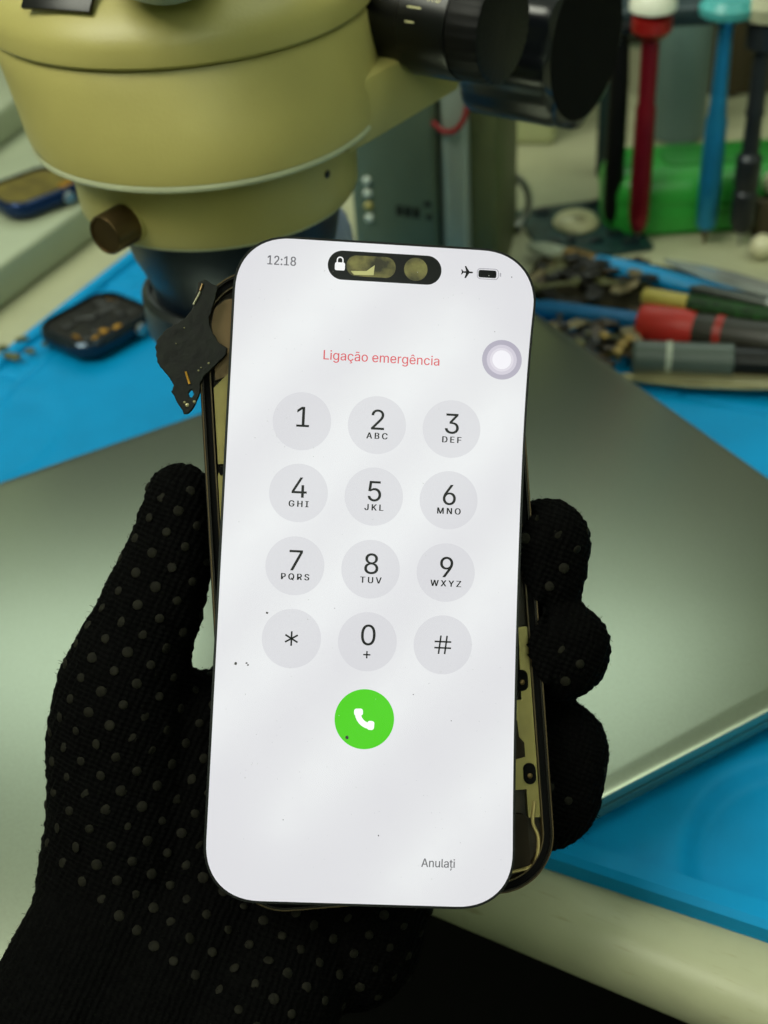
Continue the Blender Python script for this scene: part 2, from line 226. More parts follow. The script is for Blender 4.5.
 'W': (0.686, [[[155,0],[16,509],[82,509],[163,196],[167,179],[172,162],[175,145],[179,128],[183,111],[187,94],[190,76],[194,58],[197,40],[189,40],[193,58],[196,76],[200,94],[203,111],[207,128],[211,145],[215,162],[220,179],[224,196],[306,509],[380,509],[462,196],[466,179],[470,162],[474,145],[478,128],[482,111],[486,94],[490,76],[494,58],[497,40],[488,40],[492,58],[495,76],[499,94],[503,111],[506,128],[510,145],[523,196],[603,509],[670,509],[530,0],[455,0],[368,323],[362,345],[357,368],[351,391],[346,417],[341,445],[336,475],[350,475],[345,446],[340,420],[335,395],[330,371],[324,347],[318,323],[230,0]]]),
 'X': (0.474, [[[18,0],[217,284],[217,236],[29,509],[104,509],[178,400],[192,379],[204,361],[214,345],[223,329],[233,312],[243,292],[232,292],[243,311],[252,329],[261,345],[272,361],[284,379],[298,400],[374,509],[446,509],[259,239],[259,287],[456,0],[382,0],[292,129],[279,149],[268,165],[259,180],[250,195],[241,212],[230,231],[244,231],[235,213],[225,196],[216,181],[206,166],[195,149],[182,129],[91,0]]]),
 'Y': (0.472, [[[203,0],[203,208],[16,509],[91,509],[192,344],[203,327],[213,309],[222,292],[231,274],[240,254],[250,230],[224,230],[233,254],[242,275],[251,293],[260,310],[270,327],[280,344],[381,509],[455,509],[268,208],[268,0]]]),
 'Z': (0.438, [[[42,0],[42,46],[273,385],[284,400],[295,415],[306,431],[318,446],[329,461],[341,476],[348,454],[327,453],[306,453],[285,452],[265,452],[244,452],[223,452],[40,452],[40,509],[397,509],[397,462],[169,129],[157,113],[146,97],[134,81],[122,65],[110,49],[97,33],[90,54],[111,55],[131,56],[152,57],[173,57],[193,57],[214,57],[399,57],[399,0]]]),
 'a': (0.389, [[[160,-9],[137,-7],[115,-3],[94,5],[76,15],[60,29],[48,45],[38,63],[32,84],[30,108],[32,128],[36,146],[43,161],[58,179],[78,193],[92,200],[108,206],[125,211],[143,214],[161,217],[178,220],[200,223],[218,225],[234,227],[252,230],[265,235],[273,243],[276,255],[276,257],[273,279],[267,297],[256,311],[240,322],[220,329],[196,331],[171,329],[149,322],[132,313],[118,301],[107,288],[100,274],[41,291],[51,313],[64,331],[79,346],[95,358],[114,368],[133,375],[153,380],[173,383],[194,384],[215,383],[239,379],[255,375],[271,369],[286,360],[300,350],[312,336],[322,320],[330,301],[335,278],[337,251],[337,0],[277,0],[277,52],[272,52],[264,38],[252,25],[236,12],[215,1],[199,-4],[181,-7]],[[170,45],[192,47],[211,51],[228,59],[248,74],[263,93],[272,115],[276,138],[276,190],[270,186],[259,182],[246,179],[231,176],[216,173],[200,171],[175,168],[154,164],[134,159],[117,150],[103,139],[95,124],[92,105],[94,87],[102,72],[114,61],[130,52],[149,47]]]),
 'c': (0.396, [[[207,-8],[174,-5],[144,3],[117,16],[93,35],[72,58],[56,85],[44,116],[37,150],[34,187],[37,225],[44,260],[56,291],[72,318],[93,341],[117,360],[144,374],[174,382],[207,384],[226,384],[243,381],[260,377],[284,368],[305,356],[324,341],[340,322],[349,308],[356,293],[362,277],[303,262],[298,276],[290,289],[281,301],[270,311],[257,319],[242,325],[226,329],[207,330],[184,328],[163,321],[145,310],[130,296],[118,278],[108,258],[102,236],[98,212],[96,187],[98,163],[102,139],[108,117],[118,97],[130,80],[145,66],[163,55],[184,49],[207,46],[226,48],[243,52],[258,58],[271,66],[282,76],[292,89],[299,102],[304,117],[363,102],[357,86],[350,70],[341,56],[325,37],[306,21],[292,12],[277,5],[261,-1],[244,-5],[226,-7]]]),
 'e': (0.404, [[[212,-8],[177,-5],[145,3],[117,16],[92,35],[72,58],[56,85],[44,116],[37,150],[34,187],[36,224],[44,258],[55,290],[71,317],[91,340],[115,359],[142,373],[172,382],[205,384],[226,383],[246,380],[266,374],[285,366],[303,355],[319,341],[334,324],[347,305],[357,282],[365,256],[370,227],[371,194],[371,169],[75,169],[75,221],[338,221],[310,202],[308,226],[304,248],[298,269],[288,286],[277,301],[263,314],[246,323],[227,328],[205,330],[183,328],[164,323],[146,313],[131,301],[119,286],[109,270],[102,251],[97,231],[96,211],[96,178],[98,151],[102,127],[110,106],[121,88],[135,73],[151,61],[169,53],[190,48],[212,46],[234,48],[254,53],[271,61],[285,73],[297,88],[306,105],[365,91],[358,72],[348,55],[335,39],[320,26],[302,14],[283,4],[261,-3],[237,-7]]]),
 'g': (0.425, [[[207,-151],[180,-149],[156,-146],[134,-140],[114,-132],[97,-122],[82,-110],[70,-97],[59,-84],[51,-69],[101,-41],[110,-53],[122,-66],[136,-78],[154,-88],[169,-93],[187,-96],[207,-97],[236,-95],[261,-87],[282,-75],[298,-58],[308,-34],[311,-6],[311,68],[306,68],[298,56],[287,41],[272,28],[252,16],[236,10],[217,6],[195,5],[165,7],[138,14],[113,27],[90,43],[71,65],[55,90],[43,120],[36,154],[34,191],[36,229],[43,263],[55,293],[71,320],[90,342],[112,361],[138,374],[166,382],[196,384],[218,383],[237,379],[253,373],[273,360],[288,346],[299,331],[308,319],[313,319],[313,379],[372,379],[372,-9],[370,-40],[363,-67],[350,-90],[334,-109],[314,-124],[291,-136],[265,-144],[237,-149]],[[205,59],[227,61],[246,66],[264,75],[278,87],[290,103],[300,121],[307,142],[311,166],[312,193],[311,219],[307,242],[300,264],[291,283],[279,299],[264,312],[247,322],[227,328],[205,330],[182,328],[163,322],[145,312],[130,298],[118,282],[109,262],[102,241],[98,218],[96,193],[98,167],[102,144],[109,123],[118,104],[131,88],[145,76],[163,66],[183,61]]]),
 'i': (0.167, [[[53,0],[53,379],[114,379],[114,0]],[[84,443],[67,446],[54,455],[44,468],[41,483],[44,499],[54,512],[67,521],[84,524],[100,521],[114,512],[123,499],[126,483],[123,468],[114,455],[100,446]]]),
 'l': (0.189, [[[139,-2],[112,0],[91,8],[74,20],[62,37],[55,59],[53,84],[53,509],[114,509],[114,99],[115,77],[120,62],[130,54],[146,52],[160,53],[170,54],[181,3],[172,1],[162,-1],[151,-2]]]),
 'm': (0.61, [[[53,0],[53,379],[112,379],[112,295],[108,295],[114,314],[122,331],[132,346],[151,363],[172,376],[195,384],[219,386],[245,383],[268,375],[287,361],[303,342],[314,320],[321,295],[312,295],[318,312],[326,329],[337,343],[350,356],[364,366],[381,375],[398,381],[417,385],[437,386],[458,385],[478,380],[497,372],[514,361],[529,346],[541,328],[550,307],[555,283],[557,255],[557,0],[496,0],[496,254],[493,279],[485,298],[473,313],[456,323],[438,329],[419,330],[395,328],[374,320],[358,307],[345,290],[338,270],[335,247],[335,0],[274,0],[274,260],[272,280],[265,297],[253,311],[238,322],[220,328],[199,330],[178,328],[158,320],[140,307],[126,289],[119,274],[115,257],[114,238],[114,0]]]),
 'n': (0.41, [[[114,227],[114,0],[53,0],[53,379],[112,379],[112,287],[102,287],[116,319],[132,344],[152,362],[175,374],[200,382],[227,384],[252,383],[275,377],[295,369],[313,356],[328,340],[341,321],[350,298],[355,271],[357,240],[357,0],[296,0],[296,235],[293,263],[286,286],[273,304],[256,318],[235,326],[210,329],[192,328],[176,324],[161,317],[141,303],[126,283],[119,266],[115,248]]]),
 'o': (0.415, [[[207,-8],[174,-5],[144,3],[117,16],[93,35],[72,58],[56,85],[44,116],[37,150],[34,187],[37,225],[44,260],[56,291],[72,318],[93,341],[117,360],[144,374],[174,382],[207,384],[241,382],[271,374],[299,360],[323,341],[343,318],[359,291],[371,260],[379,225],[381,187],[379,150],[371,116],[359,85],[343,58],[323,35],[299,16],[271,3],[241,-5]],[[207,46],[231,49],[252,55],[270,66],[285,80],[298,97],[307,117],[314,139],[318,163],[319,187],[318,212],[314,236],[307,258],[298,278],[285,296],[270,310],[252,321],[231,328],[207,330],[184,328],[163,321],[145,310],[130,296],[118,278],[108,258],[102,236],[98,212],[96,187],[98,163],[102,139],[108,117],[118,97],[130,80],[145,66],[163,55],[184,49]]]),
 'r': (0.259, [[[53,0],[53,379],[112,379],[112,321],[115,321],[124,339],[137,354],[152,367],[171,377],[191,383],[213,385],[229,384],[243,384],[243,322],[230,324],[219,325],[207,326],[182,323],[159,315],[140,301],[126,284],[117,262],[114,237],[114,0]]]),
 'u': (0.41, [[[182,-5],[158,-3],[135,2],[115,11],[97,23],[82,39],[69,59],[60,82],[54,109],[53,139],[53,379],[114,379],[114,144],[116,117],[124,94],[137,75],[154,61],[175,53],[200,50],[218,51],[234,55],[249,62],[268,77],[283,97],[290,113],[295,132],[296,153],[296,379],[357,379],[357,0],[298,0],[298,92],[307,92],[294,60],[277,35],[257,17],[234,5],[209,-3]]]),
 'ã': (0.389, [[[160,-9],[137,-7],[115,-3],[94,5],[76,15],[60,29],[48,45],[38,63],[32,84],[30,108],[32,128],[36,146],[43,161],[58,179],[78,193],[92,200],[108,206],[125,211],[143,214],[161,217],[178,220],[200,223],[218,225],[234,227],[252,230],[265,235],[273,243],[276,255],[276,257],[273,279],[267,297],[256,311],[240,322],[220,329],[196,331],[171,329],[149,322],[132,313],[118,301],[107,288],[100,274],[41,291],[51,313],[64,331],[79,346],[95,358],[114,368],[133,375],[153,380],[173,383],[194,384],[215,383],[239,379],[255,375],[271,369],[286,360],[300,350],[312,336],[322,320],[330,301],[335,278],[337,251],[337,0],[277,0],[277,52],[272,52],[264,38],[252,25],[236,12],[215,1],[199,-4],[181,-7]],[[170,45],[192,47],[211,51],[228,59],[248,74],[263,93],[272,115],[276,138],[276,190],[270,186],[259,182],[246,179],[231,176],[216,173],[200,171],[175,168],[154,164],[134,159],[117,150],[103,139],[95,124],[92,105],[94,87],[102,72],[114,61],[130,52],[149,47]],[[234,446],[221,447],[209,450],[197,455],[186,460],[166,470],[158,473],[151,475],[143,472],[138,466],[134,457],[133,448],[90,448],[92,467],[97,484],[104,498],[121,513],[145,518],[158,517],[170,514],[181,509],[191,504],[201,499],[210,494],[219,491],[227,490],[235,491],[240,496],[244,505],[247,517],[288,517],[286,497],[281,480],[273,466],[256,451]]]),
 'ç': (0.396, [[[207,-8],[174,-5],[144,3],[117,16],[93,35],[72,58],[56,85],[44,116],[37,150],[34,187],[37,225],[44,260],[56,291],[72,318],[93,341],[117,360],[144,374],[174,382],[207,384],[226,384],[243,381],[260,377],[284,368],[305,356],[324,341],[340,322],[349,308],[356,293],[362,277],[303,262],[298,276],[290,289],[281,301],[270,311],[257,319],[242,325],[226,329],[207,330],[184,328],[163,321],[145,310],[130,296],[118,278],[108,258],[102,236],[98,212],[96,187],[98,163],[102,139],[108,117],[118,97],[130,80],[145,66],[163,55],[184,49],[207,46],[226,48],[243,52],[258,58],[271,66],[282,76],[292,89],[299,102],[304,117],[363,102],[357,86],[350,70],[341,56],[325,37],[306,21],[292,12],[277,5],[261,-1],[244,-5],[226,-7]],[[169,-143],[169,-107],[210,-107],[226,-106],[236,-102],[241,-95],[243,-84],[241,-74],[236,-67],[226,-63],[210,-62],[182,-62],[192,16],[224,16],[224,0],[224,-29],[244,-32],[261,-36],[273,-44],[285,-61],[289,-85],[284,-111],[270,-129],[254,-136],[234,-141],[210,-143]]]),
 'ê': (0.404, [[[212,-8],[177,-5],[145,3],[117,16],[92,35],[72,58],[56,85],[44,116],[37,150],[34,187],[36,224],[44,258],[55,290],[71,317],[91,340],[115,359],[142,373],[172,382],[205,384],[226,383],[246,380],[266,374],[285,366],[303,355],[319,341],[334,324],[347,305],[357,282],[365,256],[370,227],[371,194],[371,169],[75,169],[75,221],[338,221],[310,202],[308,226],[304,248],[298,269],[288,286],[277,301],[263,314],[246,323],[227,328],[205,330],[183,328],[164,323],[146,313],[131,301],[119,286],[109,270],[102,251],[97,231],[96,211],[96,178],[98,151],[102,127],[110,106],[121,88],[135,73],[151,61],[169,53],[190,48],[212,46],[234,48],[254,53],[271,61],[285,73],[297,88],[306,105],[365,91],[358,72],[348,55],[335,39],[320,26],[302,14],[283,4],[261,-3],[237,-7]],[[155,435],[95,435],[95,438],[175,529],[233,529],[313,438],[313,435],[252,435],[204,495]]]),
 'ț': (0.227, [[[204,379],[204,327],[6,327],[6,379]],[[65,471],[126,471],[126,98],[128,76],[136,61],[150,53],[170,50],[185,51],[202,54],[213,2],[203,-1],[192,-3],[180,-4],[168,-4],[138,-1],[113,7],[92,21],[77,41],[68,64],[65,93]],[[69,-168],[97,-40],[159,-40],[116,-168]]]),
}
# ================================================================== THE SETTING
def struct(name, bm, m, **k):
    o = fin(name, bm, m, **k); o['kind'] = 'structure'; return o
FLOOR = -760
wallm = mat('painted_wall', (176, 186, 160), .8, var=.06, scale=3, bump=.2, bscale=60)
darkwall = mat('dark_wall', (64, 60, 42), .8, var=.2, scale=4)
bm = bmesh.new(); box(bm, (0, -200, FLOOR-20), (4000, 3600, 40)); struct('floor', bm, mat('shaded_floor', (5, 5, 4), .8, spec=.1, var=.25, scale=6), smooth=False)  # near black colour takes in the shadow under the bench
bm = bmesh.new(); box(bm, (0, -200, 1860), (4000, 3600, 40)); struct('ceiling', bm, mat('ceiling_paint', (205, 208, 195), .9, var=.03), smooth=False)
bm = bmesh.new(); box(bm, (0, 1620, 550), (4000, 40, 2660)); struct('wall_back', bm, wallm, smooth=False)
bm = bmesh.new(); box(bm, (-2020, -200, 550), (40, 3600, 2660)); struct('wall_left', bm, wallm, smooth=False)
bm = bmesh.new(); box(bm, (2020, -200, 550), (40, 3600, 2660)); struct('wall_right', bm, wallm, smooth=False)
bm = bmesh.new(); box(bm, (0, -2020, 550), (4000, 40, 2660)); struct('wall_front', bm, wallm, smooth=False)

# unseen glowing panel added on the back wall to brighten the laptop's reflection
bm = bmesh.new()
for c_, sz in (((-200, 1592, 860), (2240, 30, 40)), ((-200, 1592, 1780), (2240, 30, 40)), ((-1300, 1592, 1320), (40, 30, 960)), ((900, 1592, 1320), (40, 30, 960)), ((-566, 1592, 1320), (26, 26, 900)), ((166, 1592, 1320), (26, 26, 900))): box(bm, c_, sz, bev=3)
wf = struct('added_panel_1', bm, M['white'])
bm = bmesh.new(); box(bm, (-200, 1597, 1320), (2180, 4, 900)); fin('glow_pane', bm, emis('added_glow', (232, 248, 236), 2.3, rough=.1), wf, smooth=False)

# ------------------------------------------------------------------ workbench
BA = math.radians(-31)
bx, by = Vector((math.cos(BA), math.sin(BA), 0)), Vector((-math.sin(BA), math.cos(BA), 0))
bo = at(500, 872, 0)                                     # where the flat top starts to round over
bench = empty('workbench', (bo.x, bo.y, 0), BA, 'pale cream workbench with a scratched rounded front edge', 'workbench')
bm = bmesh.new()
prof = [(700, 0)] + [(-12*math.sin(a), -12+12*math.cos(a)) for a in [PI/2*k/10 for k in range(11)]] + [(-12, -17), (-10.5, -20), (0, -20), (700, -20)]
a_ = [bm.verts.new((-640, y, z)) for y, z in prof]; b_ = [bm.verts.new((660, y, z)) for y, z in prof]
for k in range(len(prof)):
    j = (k+1) % len(prof); bm.faces.new((a_[k], b_[k], b_[j], a_[j]))
bm.faces.new(a_); bm.faces.new(b_)
bt = mat('bench_laminate', (166, 167, 136), .42, var=.06, scale=30, bump=.25, bscale=260)
nt = bt.node_tree; N = nt.nodes; L = nt.links
# scuffs and worn scratches of the laminate
tc = N.new('ShaderNodeTexCoord'); mp = N.new('ShaderNodeMapping'); mp.inputs['Scale'].default_value = (60, 700, 60); mp.inputs['Rotation'].default_value = (0, 0, .5)
L.new(tc.outputs['Object'], mp.inputs['Vector']); nz = N.new('ShaderNodeTexNoise'); nz.inputs['Scale'].default_value = 1.2; nz.inputs['Detail'].default_value = 4
L.new(mp.outputs['Vector'], nz.inputs['Vector']); r2 = N.new('ShaderNodeValToRGB'); r2.color_ramp.elements[0].position = .62; r2.color_ramp.elements[1].position = .74
L.new(nz.outputs['Fac'], r2.inputs['Fac']); mx = N.new('ShaderNodeMix'); mx.data_type = 'RGBA'; mx.inputs[7].default_value = lin((128, 118, 82))
b = N['Principled BSDF']; old = b.inputs['Base Color'].links[0].from_socket
mm_ = N.new('ShaderNodeMath'); mm_.operation = 'MULTIPLY'; mm_.inputs[1].default_value = .45; L.new(r2.outputs['Color'], mm_.inputs[0])
L.new(mm_.outputs[0], mx.inputs[0]); L.new(old, mx.inputs[6]); L.new(mx.outputs[2], b.inputs['Base Color'])
fin('bench_top', bm, bt, bench)
for sx in (-560, 580):
    for sy in (60, 640):
        bm = bmesh.new(); box(bm, (sx, sy, (FLOOR-20)/2), (40, 40, -FLOOR-20), bev=2); fin('leg', bm, M['blackpl'], bench)

# ------------------------------------------------------------------ silicone repair mat
MA = math.radians(-27.5)
e1, e2 = Vector((math.cos(MA), math.sin(MA), 0)), Vector((-math.sin(MA), math.cos(MA), 0))
def matuv(p): return (p.dot(e1), p.dot(e2))
u0 = (matuv(at(0, 347, 5))[0]+matuv(at(138, 254, 5))[0])/2
v0 = (matuv(at(560, 872, 3))[1]+matuv(at(768, 932, 3))[1])/2
MW, MD = 520.0, 318.0
mo = e1*u0+e2*v0
def recess(u, v, cu, cv, ru, rv, depth, soft=.35):
    d = math.hypot((u-cu)/ru, (v-cv)/rv)
    if d >= 1: return 0
    t = min(1, (1-d)/soft); return -depth*t*t*(3-2*t)
rcx, rcy = matuv(at(810, 862, 5)); rcx -= u0; rcy -= v0
rru = rcx+u0-matuv(at(674, 845, 5))[0]; rrv = 1.02*(matuv(at(768, 742, 5))[1]-rcy-v0)
lcx, lcy = matuv(at(-25, 440, 5)); lcx -= u0; lcy -= v0
def mat_h(u, v):
    e = min(u, MW-u, v, MD-v)
    h = 5.0
    if e < 8:
        h = 7.6
        if e < 2.0: h = 7.6-1.6*(1-e/2.0)
    elif e < 9.6: h = 7.6-2.6*(e-8)/1.6
    if e > 9.6:
        h += recess(u, v, rcx, rcy, rru, rrv, 4.4, .2)
        h += recess(u, v, lcx, lcy, 42, 46, 2.0, .25)
        if 24 < u < 26.5 or (u < 24 and (v % 14) < 1.6 and u > 13): h -= .9      # moulded ruler strip along the left side
        if MD-v < 60 and (abs(MD-v-58) < 1.2 or (u % 46) < 1.8): h -= 1.4           # row of small parts pockets along the back
    return h
bm = bmesh.new()
us = sorted(set([0, .6, 1.3, 2, 8, 8.8, 9.6, MW-9.6, MW-8.8, MW-8, MW-2, MW-1.2, MW-.5, MW]+[10+2.0*i for i in range(int((MW-20)/2)+1)]))
vs_ = sorted(set([0, .6, 1.3, 2, 8, 8.8, 9.6, MD-9.6, MD-8.8, MD-8, MD-2, MD-1.2, MD-.5, MD]+[10+2.0*i for i in range(int((MD-20)/2)+1)]))
g = [[bm.verts.new((u, v, mat_h(u, v))) for v in vs_] for u in us]
for i in range(len(us)-1):
    for j in range(len(vs_)-1): bm.faces.new((g[i][j], g[i+1][j], g[i+1][j+1], g[i][j+1]))
per = [g[i][0] for i in range(len(us))]+[g[-1][j] for j in range(1, len(vs_))]+[g[i][-1] for i in range(len(us)-2, -1, -1)]+[g[0][j] for j in range(len(vs_)-2, 0, -1)]
low = [bm.verts.new((v.co.x, v.co.y, .1)) for v in per]
for k in range(len(per)):
    j = (k+1) % len(per); bm.faces.new((per[k], per[j], low[j], low[k]))
bm.faces.new(low)
matm = mat('blue_silicone', (0, 134, 190), .5, var=.05, scale=40, spec=.14, bump=.1, bscale=1500)
so = fin('silicone_mat', bm, matm, loc=(mo.x, mo.y, 0), rotz=MA)
tag(so, 'bright blue silicone repair mat with raised rim lying on the workbench', 'mat')

# ------------------------------------------------------------------ closed laptop
LA = math.radians(-63)
la, lb = Vector((math.cos(LA), math.sin(LA), 0)), Vector((math.cos(LA-PI/2), math.sin(LA-PI/2), 0))
lc = at(521, 300, 22)                                  # far corner of the lid
LW, LD, TH = 344.0, 262.0, 13.0                         # along lb, along la
lap_o = lc + la*LD/2 + lb*LW/2
lap_r = math.atan2(la.y, la.x)
laptop = empty('laptop', (lap_o.x, lap_o.y, 7.7), lap_r, 'closed silver grey laptop lying on the blue mat under the gloved hand', 'laptop')
alu = mat('anodised_aluminium', (158, 166, 148), .3, .92, var=.03, scale=900, bump=.06, bscale=3000)
alu2 = mat('anodised_base', (140, 150, 134), .3, .9, var=.03, scale=900)
bm = bmesh.new()
po = rrect(LD, LW, 11, 8)
def inset(d): return rrect(LD-2*d, LW-2*d, 11-d*.5, 8)
def loft(bm, levels, mi=0):
    rings = [[bm.verts.new((x, y, z)) for x, y in pts] for pts, z in levels]; n = len(rings[0])
    for a, b in zip(rings, rings[1:]):
        for k in range(n):
            f = bm.faces.new((a[k], a[(k+1) % n], b[(k+1) % n], b[k])); f.material_index = mi
    for rg in (rings[0], rings[-1]): bm.faces.new(rg).material_index = mi
loft(bm, [(inset(4), .8), (inset(1.2), 2.6), (inset(.2), 5), (inset(0), 7.6), (inset(.2), 8.4)])
fin('base_case', bm, alu2, laptop)
bm = bmesh.new(); loft(bm, [(inset(.9), 8.5), (inset(.1), 9.2), (inset(0), 12.0), (inset(.35), 12.8), (inset(1.1), 13.2)])
fin('lid', bm, alu, laptop)
for sx in (-1, 1):
    for sy in (-1, 1):
        bm = bmesh.new(); lathe(bm, [(6, 0), (6.5, .4), (6.5, .9)], (sx*(LD/2-22), sy*(LW/2-22), 0), n=24); fin('rubber_foot', bm, M['blackrub'], laptop)


# ================================================================== THE PHONE
PO = Vector((-3.56, 241.16, 124.35))
PR = Matrix(((0.990657, 0.116503, 0.070893), (-0.02435, 0.662586, -0.74859), (-0.134186, 0.739869, 0.659233)))
PM = Matrix.Translation(PO*S) @ PR.to_4x4()
def phone_space(o): o.matrix_world = PM; return o
disp = tag(phone_space(empty('phone_display')), 'lit white phone screen panel showing an emergency dialler keypad in front of its housing', 'phone screen')
SW, SH, SR = 74.4, 161.0, 13.9
def bow(y):
    # the thin panel is slightly sprung: its right long edge bows inwards below the lifted top corner
    f = 1-((y-10)/58)**3 if y > 10 else 1-((10-y)/85)**2
    return 1.55*max(0, f)
def pr(d, n=14):
    base = rrect(SW-2*d, SH-2*d, SR-d, n, p=2.25); out = []
    for i, p in enumerate(base):
        q = base[(i+1) % len(base)]; m = 24 if abs(p[1]-q[1]) > 60 else 1
        for k in range(m):
            x, y = p[0]+(q[0]-p[0])*k/m, p[1]+(q[1]-p[1])*k/m
            out.append((x-(bow(y) if x > 0 else 0)*min(1, max(0, x-10)/20), y))
    return out
bm = bmesh.new(); ring_prism(bm, pr(-.42), pr(.2), -2.2, -.2); ring_prism(bm, pr(-.2), pr(.2), -.2, .02)
fin('display_bezel', bm, mat('glossy_black_bezel', (7, 8, 7), .3, spec=.25), disp)
bm = bmesh.new(); prism(bm, pr(.15), -2.1, -.9)
fin('display_backing', bm, M['blackpl'], disp)
WHITE = (240, 240, 244)
scr = emis('screen_white', WHITE, .84, rough=.16)
# faint structure of the lit panel and smudges that change its gloss
nt = scr.node_tree; N = nt.nodes; L = nt.links; b = N['Principled BSDF']
tc = N.new('ShaderNodeTexCoord'); nz = N.new('ShaderNodeTexNoise'); nz.inputs['Scale'].default_value = 90; nz.inputs['Detail'].default_value = 6
L.new(tc.outputs['Object'], nz.inputs['Vector']); mr = N.new('ShaderNodeMapRange'); mr.inputs[3].default_value = .08; mr.inputs[4].default_value = .17
L.new(nz.outputs['Fac'], mr.inputs[0]); L.new(mr.outputs[0], b.inputs['Roughness'])
bm = bmesh.new(); prism(bm, pr(.2), -.9, 0)
fin('screen_glass', bm, scr, disp, smooth=False)

def disc(bm, cx, cy, r, z0, z1, n=48): prism(bm, [(cx+r*math.cos(2*PI*k/n), cy+r*math.sin(2*PI*k/n)) for k in range(n)], z0, z1)
def _area(p): return sum(p[i-1][0]*p[i][1]-p[i][0]*p[i-1][1] for i in range(len(p)))/2
def _inside(q, p):
    c = False
    for i in range(len(p)):
        (x1, y1), (x2, y2) = p[i-1], p[i]
        if (y1 > q[1]) != (y2 > q[1]) and q[0] < (x2-x1)*(q[1]-y1)/(y2-y1)+x1: c = not c
    return c
def glyph_groups(ch):
    sps = GLYPHS[ch][1]
    if not sps: return []
    sg = _area(max(sps, key=lambda p: abs(_area(p)))) > 0
    outs = [[p] for p in sps if (_area(p) > 0) == sg]
    for h in [p for p in sps if (_area(p) > 0) != sg]:
        for o in outs:
            if _inside(h[0], o[0]): o.append(h); break
    return outs
def text(name, s, x, y, cap, m, parent, z=.05, track=0.0, align='L', squash=1.0, bold=0):
    """raised lettering; x, y is the start (or centre) of the baseline, cap the capital height in mm"""
    k = cap/509.0; adv = []; 
    for ch in s: adv.append(GLYPHS[ch][0]*1000*k*squash+track)
    tot = sum(adv)-track; px = x-(tot/2 if align == 'C' else 0)
    layers = {}
    for ch, a in zip(s, adv):
        for li, grp in enumerate(glyph_groups(ch)):
            for bi, off in enumerate((0, bold, -bold) if bold else (0,)):
                layers.setdefault((li, bi), []).extend([[(px+gx*k*squash+off, y+gy*k) for gx, gy in sp] for sp in grp])
        px += a
    bm = bmesh.new()
    for n_, (key, polys) in enumerate(sorted(layers.items())):
        cu = bpy.data.curves.new(name, 'CURVE'); cu.dimensions = '2D'; cu.fill_mode = 'BOTH'; cu.extrude = .012*S
        for sp in polys:
            q = cu.splines.new('POLY'); q.points.add(len(sp)-1); q.use_cyclic_u = True
            for p, (gx, gy) in zip(q.points, sp): p.co = (gx*S, gy*S, 0, 1)
        tmp = bpy.data.objects.new(name, cu); C.objects.link(tmp); dg = bpy.context.evaluated_depsgraph_get(); dg.update()
        m1 = bpy.data.meshes.new_from_object(tmp.evaluated_get(dg)); C.objects.unlink(tmp); bpy.data.objects.remove(tmp)
        m1.transform(Matrix.Translation((0, 0, .002*n_*S))); bm.from_mesh(m1)
    me = bpy.data.meshes.new(name); bm.to_mesh(me); bm.free()
    me.materials.append(m)
    o = bpy.data.objects.new(name, me); C.objects.link(o); o.parent = parent; o.location.z = z*S
    return o
key_m = emis('key_grey', (220, 219, 225), .9, rough=.16)
ink = emis('ui_ink', (14, 14, 16), .5, rough=.16, spec=.15); greyink = emis('ui_grey_ink', (92, 90, 98), .9, rough=.16)
redink = emis('ui_red_ink', (214, 68, 84), .95, rough=.16); green_m = emis('call_green', (74, 208, 0), 1.0, rough=.16, spec=.2)
KEYS = [('1', ''), ('2', 'ABC'), ('3', 'DEF'), ('4', 'GHI'), ('5', 'JKL'), ('6', 'MNO'), ('7', 'PQRS'), ('8', 'TUV'), ('9', 'WXYZ'), ('*', ''), ('0', '+'), ('#', '')]
for i, (d, l) in enumerate(KEYS):
    kx, ky = -19.1+18.4*(i % 3), (35.2, 17.6, -.15, -17.75)[i//3]
    bm = bmesh.new(); disc(bm, kx, ky, 7.15, 0, .03)
    kb = fin('keypad_button', bm, key_m, disp, smooth=False)
    if d == '*':
        bm = bmesh.new()
        for a in range(3): box(bm, (kx, ky, .065), (.42, 3.5, .03), rot=rz(PI/3*a))
        fin('symbol', bm, ink, kb, smooth=False)
    elif d == '#':
        bm = bmesh.new()
        for s_ in (-.75, .75):
            box(bm, (kx+s_, ky, .065), (.4, 4.5, .03), rot=rz(-.1)); box(bm, (kx, ky+s_, .065), (4.1, .4, .03))
        fin('symbol', bm, ink, kb, smooth=False)
    else: text('digit', d, kx+.15, ky-(1.15 if d != '1' else 1.4)+(.3 if d == '0' else 0), 4.95, ink, kb, align='C', bold=.03)
    if l == '+':
        bm = bmesh.new(); box(bm, (kx, ky-3.15, .065), (1.75, .34, .03)); box(bm, (kx, ky-3.15, .065), (.34, 1.75, .03))
        fin('symbol', bm, ink, kb, smooth=False)
    elif l: text('key_letters', l, kx+.15, ky-3.4, 1.5, ink, kb, align='C', track=.5, bold=.075)
bm = bmesh.new(); disc(bm, -.6, -36.4, 7.2, 0, .03, 64)
cb = fin('call_button', bm, green_m, disp, smooth=False)
